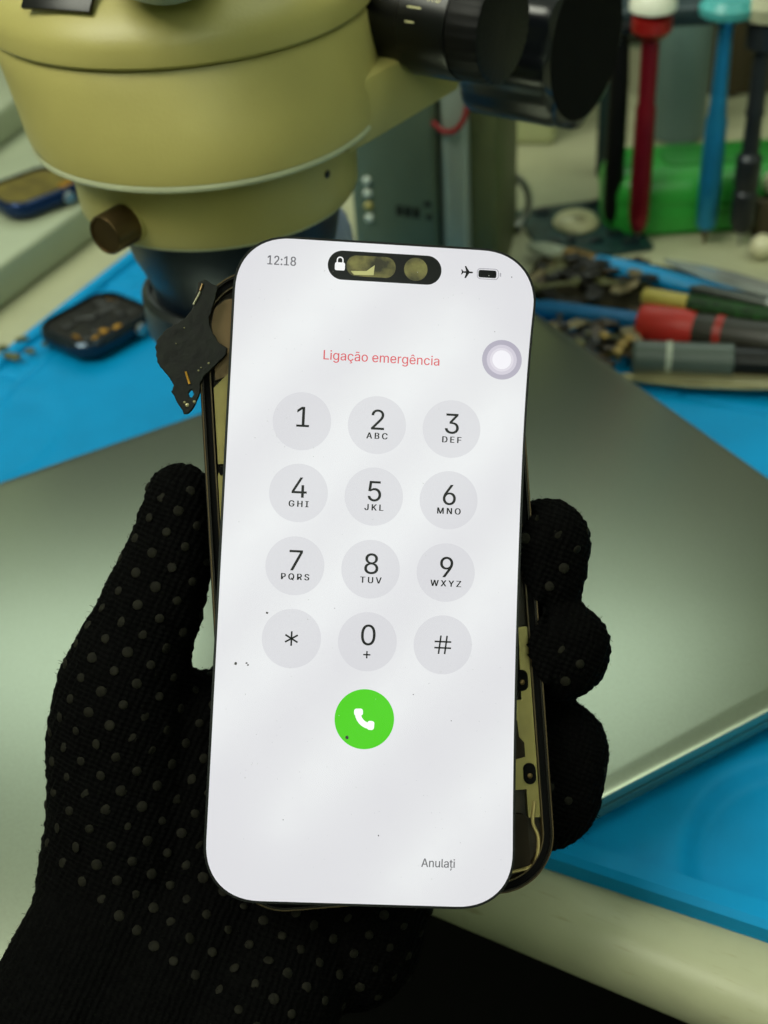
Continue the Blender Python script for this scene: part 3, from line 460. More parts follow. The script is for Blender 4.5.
# white handset symbol
bm = bmesh.new()
hc = Vector((1.15, -34.6))
def hs(r, a): return (hc.x+r*math.cos(a), hc.y+r*math.sin(a))
A0, A1 = math.radians(183), math.radians(267)
outer = [hs(4.15, A0+(A1-A0)*k/14) for k in range(15)]; inner = [hs(2.75, A1+(A0-A1)*k/14) for k in range(15)]
prism(bm, outer+inner, .05, .08)
for a_0, sx in ((A0, 1), (A1, -1)):
    q = Vector(hs(3.25, a_0)); rot_ = rz(a_0)
    pts = [Vector((x, y, 0)) for x, y in rrect(2.15, 1.7, .6, 5)]
    prism(bm, [(q.x+(rot_@p).x, q.y+(rot_@p).y) for p in pts], .05, .081)
fin('handset_symbol', bm, emis('ui_white', (252, 252, 252), 1.0, rough=.16), cb, smooth=False)
text('title_text', 'Ligação emergência', -.3, 50.75, 2.3, redink, disp, align='C', z=.03, squash=.97, bold=.03)
text('clock_text', '12:18', -29.7, 73.55, 2.25, greyink, disp, z=.03, squash=.84, bold=.04)
text('cancel_text', 'Anulați', 14.6, -71.1, 2.0, greyink, disp, z=.03, squash=.93, bold=.03)
# sensor cut-out
bm = bmesh.new(); prism(bm, [(x-.5, y+74.45) for x, y in rrect(28.2, 7.3, 3.64, 12)], 0, .03)
pill = fin('sensor_cutout', bm, emis('cutout_black', (4, 4, 4), .2, rough=.2, spec=.15), disp, smooth=False)
glassm = mat('olive_sensor_glass', (120, 112, 66), .3, .3, var=.5, scale=260, rgb2=(40, 36, 20))
bm = bmesh.new(); prism(bm, [(x-3.9, y+74.5) for x, y in rrect(12.2, 5.2, 2.5, 10)], .04, .07)
w_ = fin('sensor_window', bm, glassm, pill, smooth=False)
bm = bmesh.new(); prism(bm, [(-8.9, 73.1), (-5, 73.3), (-3.0, 74.9), (-3.2, 72.4), (-8, 72.2)], .072, .085)
fin('sensor_block', bm, mat('pale_olive_part', (190, 184, 130), .4), w_, smooth=False)
bm = bmesh.new(); disc(bm, 7.2, 74.5, 2.9, .04, .07); fin('camera_window', bm, glassm, pill, smooth=False)
bm = bmesh.new(); prism(bm, [(x-11.6, y+74.1) for x, y in rrect(2.5, 2.0, .4, 4)], .04, .07)
ring_prism(bm, [(x-11.6, y+75.5) for x, y in rrect(1.7, 2.1, .84, 6)], [(x-11.6, y+75.5) for x, y in rrect(1.1, 1.5, .54, 6)], .04, .068)
fin('lock_symbol', bm, emis('ui_white_b', (245, 245, 245), .95), pill, smooth=False)
# aeroplane symbol
ap = [(1.55, 0), (1.3, .2), (.55, .22), (-.25, 1.5), (-.62, 1.5), (-.25, .22), (-.95, .2), (-1.25, .62), (-1.5, .62), (-1.3, 0)]
ap = ap+[(x, -y) for x, y in reversed(ap[1:-1])]
bm = bmesh.new(); prism(bm, [(x+20, y+74.55) for x, y in ap], .03, .06); fin('aeroplane_symbol', bm, ink, disp, smooth=False)
bm = bmesh.new(); ring_prism(bm, [(x+25.2, y+74.4) for x, y in rrect(5.5, 2.8, .95, 6)], [(x+25.2, y+74.4) for x, y in rrect(5.1, 2.4, .8, 6)], .03, .055)
box(bm, (28.35, 74.4, .045), (.35, .9, .03))
bi = fin('battery_symbol', bm, emis('ui_pale_grey', (170, 168, 176), .95), disp, smooth=False)
bm = bmesh.new(); prism(bm, [(x+25.1, y+74.4) for x, y in rrect(4.5, 1.9, .5, 6)], .03, .065); fin('battery_charge', bm, ink, bi, smooth=False)
# floating round button
bm = bmesh.new(); disc(bm, 29.55, 53.1, 4.95, 0, .02, 64)
fb = fin('floating_button', bm, emis('float_outer', (176, 170, 188), .95, rough=.16), disp, smooth=False)
bm = bmesh.new(); disc(bm, 29.5, 53.1, 3.75, .025, .04, 48); fin('button_ring', bm, emis('float_mid', (208, 202, 216), .95, rough=.16), fb, smooth=False)
bm = bmesh.new(); disc(bm, 29.5, 53.1, 2.95, .045, .06, 48); fin('button_ring', bm, emis('float_in', (222, 217, 228), .95, rough=.16), fb, smooth=False)
bm = bmesh.new(); disc(bm, 29.5, 53.1, 2.35, .065, .08, 48); fin('button_centre', bm, emis('float_core', (241, 239, 246), .97, rough=.16), fb, smooth=False)
# dust on the glass
bm = bmesh.new(); rd = random.Random(3)
def speck(x, y, r):
    a0 = rd.random()*6; n = rd.choice((4, 5, 6))
    prism(bm, [(x+r*rd.uniform(.6, 1.2)*math.cos(a0+2*PI*k/n), y+r*rd.uniform(.6, 1.2)*math.sin(a0+2*PI*k/n)) for k in range(n)], .085, .1)
cl = [(-30, 60, 6), (-18, 66, 7), (30, -52, 6), (-22, -52, 10), (-5, -60, 12), (20, 63, 6), (-27, 30, 5), (30, -30, 6), (12, -58, 12), (-28, -35, 8)]
for _ in range(230):
    q = rd.choice(cl)
    x, y = (rd.gauss(q[0], q[2]), rd.gauss(q[1], q[2])) if rd.random() < .7 else (rd.uniform(-34, 34), rd.uniform(-76, 76))
    if abs(x) < 34 and abs(y) < 74: speck(x, y, rd.choice((.07, .08, .1, .13)))
dustA = fin('dust_specks', bm, mat('pale_dust', (196, 196, 204), .8), disp, smooth=False); dustA['kind'] = 'stuff'
bm = bmesh.new()
for x, y, r in ((-32.2, -24.3, .42), (-29.6, -24.1, .3), (-29.2, -24.5, .25), (-25.3, -11.8, .38), (-4.6, -41, .5), (31.2, 74, .18), (27.5, 60, .13), (-9, -10, .15), (11, -30, .14), (20.5, -36, .14), (4, -64, .22), (-19, -61, .14)): speck(x, y, r)
dustB = fin('dirt_specks', bm, mat('dark_dirt', (70, 68, 70), .8), disp, smooth=False); dustB['kind'] = 'stuff'

# ------------------------------------------------------------------ opened phone housing
HA = math.radians(-6.2) * -1
hous = empty('phone_housing')
HM = PM @ Matrix.Translation(Vector((.75, -2.6, -4.2))*S) @ Matrix.Rotation(HA, 4, 'Z')
hous.matrix_world = HM
tag(hous, 'opened dark bronze phone housing held tilted behind the lit screen panel', 'phone housing')
HW, HH, HR = 80.4, 157.5, 14.5
def hr(d, n=12): return rrect(HW-2*d, HH-2*d, HR-d, n)
bm = bmesh.new()
prev = None
for a, b_, z0, z1 in ((0, 1.0, -6.6, -.9), (.3, 1.0, -.9, 0), (.35, 1.4, -7.6, -6.6)): ring_prism(bm, hr(a), hr(b_), z0, z1)
fin('side_frame', bm, mat('graphite_frame', (19, 16, 10), .32, .8, var=.15), hous)
bm = bmesh.new(); ring_prism(bm, hr(.25), hr(.55), -.05, .2)
fin('frame_lip', bm, mat('bronze_lip', (66, 54, 32), .35, .7), hous)
bm = bmesh.new(); ring_prism(bm, hr(1.0), hr(2.5), -4.2, -.7); fin('seal_gasket', bm, M['matt'], hous)
bm = bmesh.new(); ring_prism(bm, hr(2.5), hr(2.8), -4.2, -.9); fin('inner_rim', bm, mat('olive_brown_rim', (74, 62, 36), .45, .5), hous)
bm = bmesh.new(); prism(bm, hr(1.4), -7.4, -4.0); fin('back_plate', bm, mat('dark_mid_plate', (40, 33, 19), .6, .3, var=.3, scale=120), hous)
olive = mat('olive_shield_metal', (122, 112, 62), .38, .55, var=.12, scale=80)
olive2 = mat('brown_shield_metal', (96, 76, 46), .42, .5, var=.15, scale=60)
bm = bmesh.new(); prism(bm, [(-33, 72), (-20, 74), (-20, 50), (-31, 51), (-33, 53), (-36.4, 52), (-36.6, 66), (-35.6, 70)], -4, -1.9); fin('camera_plate', bm, olive2, hous)
bm = bmesh.new(); prism(bm, [(-29.5, 66), (-12, 66), (-12, 31), (-37, 31), (-37, 50), (-32.5, 54), (-30, 57)], -4, -1.7); fin('shield_plate', bm, olive, hous)
bm = bmesh.new(); prism(bm, [(x-19.3, y-12) for x, y in rrect(35.6, 83, 1.6, 4)], -4, -1.2); fin('battery', bm, olive, hous)
bm = bmesh.new(); box(bm, (-37.2, 0, -2.6), (.5, 118, 2.0)); box(bm, (-31, 31.8, -1.0), (13, 1.5, .8), rot=rz(.5)); fin('black_cable', bm, M['matt'], hous)
bm = bmesh.new()
for q in ((-33.2, 25.5), (-34.4, 9.5)): ring_prism(bm, [(x+q[0], y+q[1]) for x, y in rrect(1.8, 4.6, .8, 5)], [(x+q[0], y+q[1]) for x, y in rrect(1.0, 3.4, .45, 5)], -1.2, -.7)
fin('bracket', bm, mat('dark_bracket', (34, 28, 20), .5, .4), hous)
bm = bmesh.new(); prism(bm, [(16, -32), (34.5, -32), (35, -14), (37.2, -14), (37.2, -61), (34.2, -61), (34.2, -54), (28, -54), (16, -54)], -4, -1.5)
fin('lower_shield', bm, olive, hous)
bm = bmesh.new(); prism(bm, [(29.5, -36), (33, -37), (33.2, -41), (34.4, -42.5), (34.4, -46), (29.5, -47)], -1.5, -1.1); prism(bm, [(x+25, y-67) for x, y in rrect(18, 14, 2, 5)], -4, -2); fin('speaker_module', bm, mat('dark_module', (34, 26, 14), .7, .1, spec=.2), hous)
bm = bmesh.new(); pts_ = [(36, -57, -1.4), (35.2, -62, -1.4), (36.3, -66, -1.4), (35.5, -71, -1.4), (33.5, -73, -1.4), (27, -74, -1.4), (20, -74.2, -1.4)]
tube(bm, spline(pts_), .45, 6); fin('antenna_line', bm, mat('olive_line', (150, 134, 84), .4, .4), hous)
for q in ((34.9, -27.2), (35.2, -50.2)):
    bm = bmesh.new(); prism(bm, [(x+q[0], y+q[1]) for x, y in rrect(3.0, 5.2, 1.45, 7)], -1.5, -.9)
    sl = fin('screw_slot', bm, M['matt'], hous)
    bm = bmesh.new(); lathe(bm, [(.6, -.9), (.65, -.7), (.4, -.6)], (q[0], q[1]-.5, 0), n=16); fin('screw', bm, M['bronze'], sl)
# dangling flex with its connector, taped to the upper left corner
fx = [(-45.6, 68.4), (-46.2, 65), (-47.2, 62.7), (-39.7, 66.5), (-40.2, 60), (-41.6, 56.5), (-40.4, 54.2), (-38.7, 52.3), (-39.7, 50.5), (-41.3, 48.2), (-43, 45.6), (-44.3, 43.7), (-44.6, 42), (-45.5, 40.9)]
outline = [(-45.9, 68.6), (-44.6, 69.3), (-43.2, 68.2), (-41.5, 67.6), (-42.2, 64), (-43.4, 60), (-42.6, 56.8), (-40.9, 54), (-38.5, 52.4), (-38.9, 50.9), (-41.3, 48.4), (-43.8, 45.4), (-44.7, 43.4), (-44.5, 41.6), (-45.0, 39.4), (-46.9, 36.4), (-47.8, 36.0), (-49, 38), (-51, 41), (-50.7, 43), (-51.8, 44.6), (-53.6, 46.6), (-54.9, 48.4), (-55.6, 51.6), (-55.1, 54), (-53.4, 56.2), (-51.3, 57.6), (-49.3, 59), (-47.2, 61.6), (-46.9, 64.4)]
hole = [(-46.2, 42.1), (-45.6, 40.9), (-46, 39.7), (-47, 39.9), (-47.4, 41), (-46.9, 42)]
def lumpy(pts, k=.22, sub=4):
    out = []
    for i, p in enumerate(pts):
        q = pts[(i+1) % len(pts)]
        for j in range(sub):
            t = j/sub; x, y = p[0]+(q[0]-p[0])*t, p[1]+(q[1]-p[1])*t
            n_ = noise.noise_vector(Vector((x*1.3, y*1.3, 5)))
            out.append((x+n_.x*k*1.6, y+n_.y*k*1.6))
    return out
cu = bpy.data.curves.new('flex', 'CURVE'); cu.dimensions = '2D'; cu.fill_mode = 'BOTH'; cu.extrude = .55*S; cu.bevel_depth = .22*S; cu.bevel_resolution = 2
for sp in (lumpy(outline), lumpy(hole, .1)):
    q = cu.splines.new('POLY'); q.points.add(len(sp)-1); q.use_cyclic_u = True
    for p, (gx, gy) in zip(q.points, sp): p.co = (gx*S, gy*S, 0, 1)
tmp = bpy.data.objects.new('flex', cu); C.objects.link(tmp); dg = bpy.context.evaluated_depsgraph_get(); dg.update()
me = bpy.data.meshes.new_from_object(tmp.evaluated_get(dg)); C.objects.unlink(tmp); bpy.data.objects.remove(tmp)
flexm = mat('black_tape_flex', (9, 12, 7), .55, var=.7, scale=300, bump=.4, bscale=500, spec=.2)
me.name = 'dangling_flex'; me.materials.clear(); me.materials.append(flexm)
flex = bpy.data.objects.new('dangling_flex', me); C.objects.link(flex); flex.parent = hous
flex.matrix_parent_inverse = HM.inverted() @ PM; flex.location.z = -3.0*S
flex['label'] = 'crumpled black taped flex cable hanging off the corner'
def pin(name, a, b, r, m, z=.95):
    bm = bmesh.new(); tube(bm, [(a[0], a[1], z), (b[0], b[1], z)], r, 8); o = fin(name, bm, m, flex); return o
pin('contact_pin', (-45.6, 66.2), (-47.1, 62.9), .28, mat('dull_steel_pin', (120, 118, 96), .5, .5))
pin('contact_pin', (-45.1, 68.2), (-45.6, 66.5), .3, M['bronze'])
pin('contact_pin', (-48.1, 46.2), (-47, 43.2), .3, M['gold'])
bm = bmesh.new()
for x, y, r in ((-42.6, 48.6, .3), (-45, 46.6, .28), (-44.4, 47.4, .2), (-50.8, 53, .18), (-49, 57, .22), (-47.3, 38, .5), (-48, 38.6, .35), (-45.6, 38.9, .4)):
    lathe(bm, [(r, 0), (r, .3), (r*.4, .5)], (x, y, .6), n=8)
fin('solder_blob', bm, mat('dull_solder', (150, 145, 110), .4, .6), flex)


# ================================================================== THE MICROSCOPE
AX = Vector((-53, 434, 0))
mic = empty('microscope', (AX.x, AX.y, 0), 0, 'cream stereo microscope with black knobs standing over the bench behind the phone', 'microscope')
def mp_(name, bm, m, par=None, **k): return fin(name, bm, m, par or mic, **k)
def stack(bm, rows, n=96):
    """rows of (centre x, centre y, radius, z) in bench coordinates"""
    rg = [[bm.verts.new((x-AX.x+r*math.cos(2*PI*k/n), y-AX.y+r*math.sin(2*PI*k/n), z)) for k in range(n)] for x, y, r, z in rows]
    for a, b in zip(rg, rg[1:]):
        for k in range(n): bm.faces.new((a[k], a[(k+1) % n], b[(k+1) % n], b[k]))
    bm.faces.new(rg[0]); bm.faces.new(rg[-1])
bm = bmesh.new(); stack(bm, [(-50.4, 431, 50, 166.6), (-50.4, 431, 58.3, 166.8), (-50.4, 431, 58.5, 167.2), (-50.4, 431, 58.5, 168.0), (-50.4, 431, 58.2, 168.8)]); mp_('body_rim', bm, M['cream_lip'])
bm = bmesh.new(); stack(bm, [(-50.4, 431, 57.5, 168.3), (-50.4, 431, 58.3, 169), (-50.6, 432, 59.2, 172), (-51, 434, 60.1, 178), (-51.9, 437, 61, 185), (-53.4, 441.5, 62, 193), (-54.4, 444.5, 62.5, 199.5), (-54.4, 444.5, 61.8, 200.6), (-54.4, 444.5, 60, 201)]); mp_('body', bm, M['cream'])
# the cover above swells a little beyond the seam and rises to the head
bm = bmesh.new()
stack(bm, [(-54.4, 444.5, 60, 200.8), (-54.4, 444.5, 62.9, 201.4), (-54.4, 444.5, 63.7, 202.4), (-54.4, 444.5, 63.6, 207), (-54.2, 445, 62.6, 210.5), (-53.9, 446, 60.4, 214), (-53.4, 447, 57, 217.5), (-51.4, 449, 53, 221), (-48.4, 451, 50, 226), (-47.4, 452, 48.5, 231), (-46.4, 453, 46, 240), (-45.4, 455, 40, 250), (-45.4, 456, 20, 256)]); cov = mp_('body_cover', bm, M['cream'])
bm = bmesh.new(); stack(bm, [(-49, 432, 45, 141.4), (-49, 432, 47.7, 142), (-49, 432, 48.5, 143.4), (-49, 432, 48.8, 152), (-49, 432, 49.4, 166.9)]); ld = mp_('lower_drum', bm, M['cream'])
bm = bmesh.new(); stack(bm, [(-49, 432, 42, 141), (-49, 432, 47.2, 141.1), (-49, 432, 47.4, 142)]); mp_('drum_lip', bm, M['cream_lip'], ld)
OX = (6.5, 0, 0)
bm = bmesh.new(); lathe(bm, [(26, 104), (31.5, 105), (33, 112), (37, 122), (39, 132), (39.5, 141.3)], OX, n=72); ob = mp_('objective_barrel', bm, M['navy'])
bm = bmesh.new(); lathe(bm, [(22, 89), (34.5, 89), (36.8, 91), (36.8, 104), (35, 106), (33.8, 106.2), (33.4, 103.5), (24, 103.5)], OX, n=72); mp_('ring_collar', bm, mat('dark_collar', (30, 34, 36), .35, .2), ob)
bm = bmesh.new(); lathe(bm, [(6, 87), (22, 87.5), (24, 90), (24, 105)], OX, n=48); mp_('objective_lens', bm, mat('objective_glass', (30, 36, 50), .05, spec=1), ob)
# round knob on the left of the lower drum
kd = Vector((-.60, -.80, 0)).normalized(); kp = kd*47.6+Vector((6.8, -3.4, 150))
bm = bmesh.new(); lathe(bm, [(7.2, 0), (7.2, 3)], kp-kd*1, kd, 32); kb_ = mp_('locking_knob', bm, M['cream'])
bm = bmesh.new(); lathe(bm, [(6.6, 0), (6.6, 9.5), (6.2, 10.2), (5.9, 10.2), (5.7, 9.6), (1, 9.5)], kp+kd*2, kd, 40, mod=lambda a, h: 1+(.012*math.sin(a*26) if h < 9.4 else 0)); mp_('knob_grip', bm, M['bronze'], kb_)
# tiny set screw hole on the right
hd = Vector((math.cos(math.radians(-38)), math.sin(math.radians(-38)), 0)); bm = bmesh.new(); lathe(bm, [(1.3, 0), (1.3, .6), (.6, .7)], hd*48.7+Vector((4, -2, 157)), hd, 16); mp_('set_screw', bm, M['blackpl'], ld)
# nameplate and eyepiece port on the cover
bm = bmesh.new(); box(bm, (0, 0, 0), (24, 1.6, 9), bev=.4)
npd = Vector((-.42, -.907, 0)); o = mp_('nameplate', bm, M['blackpl'], cov)
P_ = Vector((-7, 15.5, 0))+npd*57+Vector((0, 0, 219.5)); o.location = P_*S; o.rotation_euler = (math.radians(-44), 0, math.atan2(npd.y, npd.x)+PI/2)
ed = Vector((.05, -.82, .57)).normalized()
bm = bmesh.new(); lathe(bm, [(14, -12), (21, 0), (22.5, 5), (22.5, 16), (20, 18), (20, 46), (17, 47)], Vector((2, -38, 236)), ed, 48); et = mp_('eyepiece_tube', bm, mat('pale_blue_grey_tube', (158, 176, 172), .35, var=.04))
# bracket arm leading back to the column
ad = Vector((.62, .785, 0)).normalized(); an = Vector((-ad.y, ad.x, 0))
ap0 = Vector((-3, 402, 0))-AX
bm = bmesh.new(); R_ = Matrix(((ad.x, an.x, 0), (ad.y, an.y, 0), (0, 0, 1)))
box(bm, ap0+ad*34+an*20+Vector((0, 0, 173)), (66, 40, 22), rot=R_, bev=2.5); arm = mp_('support_arm', bm, M['cream'])
ccen = ap0+ad*150+an*27
bm = bmesh.new(); lathe(bm, [(8, 0), (8, 44)], ap0+ad*56+an*14+Vector((0, 0, 175)), (.35, .9, 0), 24); mp_('knob_shaft', bm, M['steel'], arm)
bm = bmesh.new(); lathe(bm, [(11, 14), (11, 215)], (-30-AX.x, 548-AX.y, 0), n=40); mp_('column', bm, M['steel'])
bm = bmesh.new(); box(bm, (-32-AX.x, 520-AX.y, 183), (34, 90, 26), bev=3); mp_('rear_clamp', bm, M['cream'])
bm = bmesh.new(); lathe(bm, [(30, 7.8), (32, 9), (32, 12), (28, 14.5), (14, 15), (13, 24)], (-30-AX.x, 548-AX.y, 0), n=48); mp_('column_foot', bm, M['cream'])
# knobs: axis points right and a little towards the viewer
ka = Vector((.80, -.60, 0)).normalized()
def ribbed(n, d): return lambda a, h: 1+d*max(-.3, math.cos(n*a))
Z1 = Vector((25, 436, 194))-AX
bm = bmesh.new(); lathe(bm, [(16.8, -18), (16.8, 0), (18, 1), (18, 17), (17.6, 18.4)], Z1, ka, 72); zk = mp_('zoom_knob', bm, M['blackpl'])
bm = bmesh.new(); lathe(bm, [(15, 18.2), (17.2, 18.6), (17.5, 28), (16.8, 30), (15.6, 30.6), (3, 30.8)], Z1, ka, 96, mod=lambda a, h: 1+(.012*math.cos(a*30) if 20.3 < h < 33 else 0)); mp_('knob_grip', bm, M['blackrub'], zk)
Z2 = Vector((53, 494, 170.5))-AX
bm = bmesh.new(); lathe(bm, [(9, -22), (9, 2)], Z2, ka, 32); fk = mp_('focus_knob', bm, M['steel'])
bm = bmesh.new(); lathe(bm, [(26, 0), (29.5, 1.2), (31, 4), (31, 37), (30, 39.6), (28, 40.6), (22, 40.8), (21, 39.8), (2, 39.6)], Z2, ka, 144, mod=lambda a, h: 1+(.045*max(-.8, math.cos(a*9)) if 1 < h < 39.7 else 0)); mp_('knob_grip', bm, mat('glossy_blue_black', (9, 12, 18), .28, spec=.5), fk)
bm = bmesh.new(); lathe(bm, [(27.6, 40.65), (27.6, 40.9), (2, 41)], Z2, ka, 48); mp_('knob_face', bm, mat('matt_black_face', (8, 8, 8), .8, spec=.1), fk)
# white magnification marks around the zoom knob
xk = ka.cross(Vector((0, 0, 1))).normalized(); markm = mat('mark_white', (206, 200, 150), .5, var=.02)
bm = bmesh.new()
for k_ in range(1, 9):
    a = math.radians(14*k_); dn = (-xk*-1*math.cos(a)*-1 + Vector((0, 0, 1))*math.sin(a)) if False else None
    d_ = (Vector((0, 0, 1))*math.sin(a) + (-Vector((0, 0, 1)).cross(ka))*math.cos(a)*-1)
    if d_.dot(Vector((0, -1, 0))) < 0: d_ = (Vector((0, 0, 1))*math.sin(a) + (-Vector((0, 0, 1)).cross(ka))*math.cos(a))
    tdir = ka.cross(d_).normalized()
    box(bm, Z1+d_*18.02+ka*(6 if k_ % 2 else 7), (.35, .5, 3.2 if k_ % 2 else 5), rot=Matrix((d_, tdir, ka)).transposed())
mp_('scale_marks', bm, markm, zk, smooth=False)
def knob_text(s, ang, off, cap):
    o = text('scale_number', s, 0, 0, cap, markm, zk, z=0, align='C')
    a = math.radians(ang); f_ = Vector((0, 0, 1)).cross(ka)
    if f_.dot(Vector((0, -1, 0))) < 0: f_ = -f_
    d_ = Vector((0, 0, 1))*math.sin(a)+f_*math.cos(a); up = d_.cross(ka).normalized()
    if up.z < 0: up = -up
    xx = up.cross(d_)
    o.matrix_local = Matrix.Translation((Z1+d_*18.1+ka*off)*S) @ Matrix((xx, up, d_)).transposed().to_4x4()
knob_text('4.5', 36, 13, 3.0); knob_text('4', 66, 13, 3.0)


# ================================================================== BEHIND THE PHONE, LEFT
pl0 = (at(0, 310, 0)+at(95, 243, 0))/2
pn = Vector((-e1.x, -e1.y, 0))
pc = pl0+pn*115+e2*60
plate = empty('equipment_base', (pc.x, pc.y, .1), MA, 'pale metal equipment base slab at the left holding an opened smartwatch', 'equipment base')
PT = 23.0
platem = mat('pale_enamel_base', (158, 166, 140), .4, var=.05, scale=20)
bm = bmesh.new(); box(bm, (0, 0, PT/2+.5), (230, 360, PT-1), bev=3, seg=3); fin('slab', bm, platem, plate)
for sx in (-1, 1):
    for sy in (-1, 1):
        bm = bmesh.new(); lathe(bm, [(7, 0), (7, 1.2)], (sx*95, sy*150, 0), n=20); fin('rubber_foot', bm, M['blackrub'], plate)
# a steel rail on the slab further back
q = at(12, 150, PT+8)
bm = bmesh.new(); box(bm, (0, 0, 11), (70, 150, 22), bev=4, seg=3)
fo = fin('enamel_block', bm, platem, loc=(q.x-30, q.y+78, PT+.2), rotz=MA+.12); tag(fo, 'pale enamel block standing on the slab behind the left smartwatch', 'block')

def smartwatch(name, cx, cy, z, rot, label, inside, case, flecks):
    w = empty(name, (cx, cy, z), rot, label, 'smartwatch', 'opened smartwatches'); w.scale = (1.14, 1.14, 1.14)
    bm = bmesh.new()
    loft(bm, [([(x*.7, y*.7) for x, y in rrect(36, 42, 10, 8)], 0), ([(x*.9, y*.9) for x, y in rrect(36, 42, 10, 8)], 1.2), (rrect(36.5, 43, 10.5, 8), 4), (rrect(37, 43.6, 10.8, 8), 6.5), (rrect(36, 42.6, 10.3, 8), 9), (rrect(34, 40.6, 9.6, 8), 9.9), (rrect(32, 38.6, 9, 8), 9.9), (rrect(32, 38.6, 9, 8), 7.4)])
    fin('watch_case', bm, case, w)
    bm = bmesh.new(); prism(bm, rrect(31.5, 38, 8.8, 8), 7.0, 8.6); fin('inner_board', bm, inside, w)
    bm = bmesh.new(); lathe(bm, [(2.8, 0), (2.9, .4), (2.9, 1.4), (2.5, 1.8)], (18.2, 9, 5.4), (1, 0, 0), 24, mod=lambda a, h: 1+.02*math.cos(a*20)); fin('crown', bm, M['steel'], w)
    rr_ = random.Random(int(cy))
    bm = bmesh.new()
    for (x, y, a, b__, h) in flecks: box(bm, (x, y, 8.6+h/2), (a, b__, h), bev=.15)
    fin('gold_contacts', bm, M['gold'], w)
    bm = bmesh.new()
    for k in range(12 if inside is wm else 0): box(bm, (rr_.uniform(-11, 11), rr_.uniform(-14, 14), 8.9), (rr_.uniform(3, 9), rr_.uniform(2, 8), rr_.uniform(.5, 1.2)), rot=rz(rr_.uniform(-.3, .3)), bev=.1)
    if inside is wm: fin('inner_chips', bm, mat('dark_chips', (24, 22, 16), .45, var=.5, scale=200), w)
    return w
wm = mat('watch_dark_board', (22, 20, 11), .38, .3, var=.6, scale=180)
wm2 = mat('watch_tan_board', (128, 116, 52), .4, .3, var=.25, scale=130, rgb2=(96, 84, 40))
p = at(97, 325, 12)
smartwatch('smartwatch', p.x, p.y, 5.3, math.radians(-42), 'opened smartwatch with orange contacts lying on the blue mat', wm, mat('slate_watch_case', (52, 62, 72), .2, .8, var=.1), [(10, -11, 7, 3, .8), (11, -5, 4, 3, .7), (13, 1, 2.4, 4, .6), (6, -15, 6, 1.4, .7), (-7, 14, 6, 4, .4), (-2, 12, 3, 2, .4)])
p = at(33, 190, PT+8)
smartwatch('smartwatch', p.x, p.y, PT+.2, math.radians(-50), 'opened blue smartwatch with tan interior lying on the pale metal slab', wm2, mat('blue_watch_case', (20, 44, 84), .25, .6, var=.1), [(12, 13, 5, 8, 1.2), (8, 17, 4, 3, 1.4)])
# small chips lying along the mat's left border
for k, (x, y, sx_, sy_) in enumerate(((12, 357, 9, 4), (30, 352, 5, 3), (22, 340, 6, 3), (2, 349, 5, 4), (46, 344, 4, 3))):
    p = at(x, y, 8); bm = bmesh.new(); box(bm, (0, 0, .8), (sx_, sy_, 1.5), bev=.25); box(bm, (0, 0, 1.7), (sx_*.5, sy_*.5, .5))
    o = fin('circuit_chip', bm, mat('olive_chip', (84, 88, 48), .5, var=.4, scale=300), loc=(p.x, p.y, 7.7), rotz=MA+.4*k)
    tag(o, 'tiny olive circuit chip on the left border of the blue mat', 'chip', 'tiny chips on the left border of the mat')

# ================================================================== BEHIND THE PHONE, MIDDLE
def boxthing(name, label, cat, base, size, rot, m, bev=2):
    t = empty(name, base, rot, label, cat); bm = bmesh.new(); box(bm, (0, 0, size[2]/2), size, bev=bev, seg=3); fin('case', bm, m, t); return t
greym = mat('grey_green_enamel', (106, 122, 98), .45, var=.05, scale=20)
q1 = at(376, 330, 0); q2 = at(440, 330, 0)
PA = math.radians(-14)
ps = empty('power_supply', (18, 600, .1), PA, 'grey green power supply box with small indicator lights behind the phone', 'power supply')
bm = bmesh.new(); box(bm, (0, 40, 73), (46, 80, 146), bev=1.5); fin('case', bm, greym, ps)
bm = bmesh.new(); box(bm, (-1.5, -.6, 72), (40, 1.6, 136), bev=.5); fp = fin('front_panel', bm, mat('front_panel_grey', (92, 108, 92), .4, var=.05), ps)
bm = bmesh.new(); box(bm, (21.3, -.5, 73), (1.2, 2, 144)); fin('panel_seam', bm, M['blackpl'], ps)
bm = bmesh.new(); box(bm, (29.5, 4, 73), (13, 14, 145), bev=3, seg=4); fin('corner_post', bm, mat('pale_grey_post', (158, 168, 158), .35, .2, var=.04), ps)
bm = bmesh.new(); box(bm, (42, 44, 70), (14, 84, 139), bev=2); fin('side_cover', bm, mat('olive_side', (86, 92, 56), .5, var=.05), ps)
for k in range(4):
    bm = bmesh.new(); lathe(bm, [(2.2, 0), (2.2, 1), (1.2, 2)], (-14.5, -1.4, 66-6.6*k), (0, -1, 0), 16)
    fin('indicator', bm, mat('pale_indicator', (205, 215, 205) if k != 2 else (170, 160, 90), .3), fp)
lab = mat('label_black', (20, 24, 18), .5)
bm = bmesh.new(); [box(bm, (1+4.2*k, -1.6, 50.6-.5*k), (3.4, .3, 5.4)) for k in range(3)]; box(bm, (15.2, -1.6, 54.5), (3.4, .3, 2.6)); box(bm, (15.8, -1.6, 47.5), (3, .3, 2.8)); fin('printed_label', bm, lab, fp, smooth=False)
# red wire looped over the box
bm = bmesh.new(); w1 = [(36, 592.5, 97), (40, 590, 93.5), (44.5, 588, 93), (49, 586.5, 97), (52, 586, 105), (53, 587, 118), (52, 589, 133), (51, 592, 146), (49, 598, 148.5), (46, 606, 147.6)]
tube(bm, spline(w1, 8), 1.3, 8); tag(fin('red_wire', bm, mat('red_insulation', (150, 30, 32), .4)), 'thin red wire hanging over the corner of the grey green power supply', 'wire')
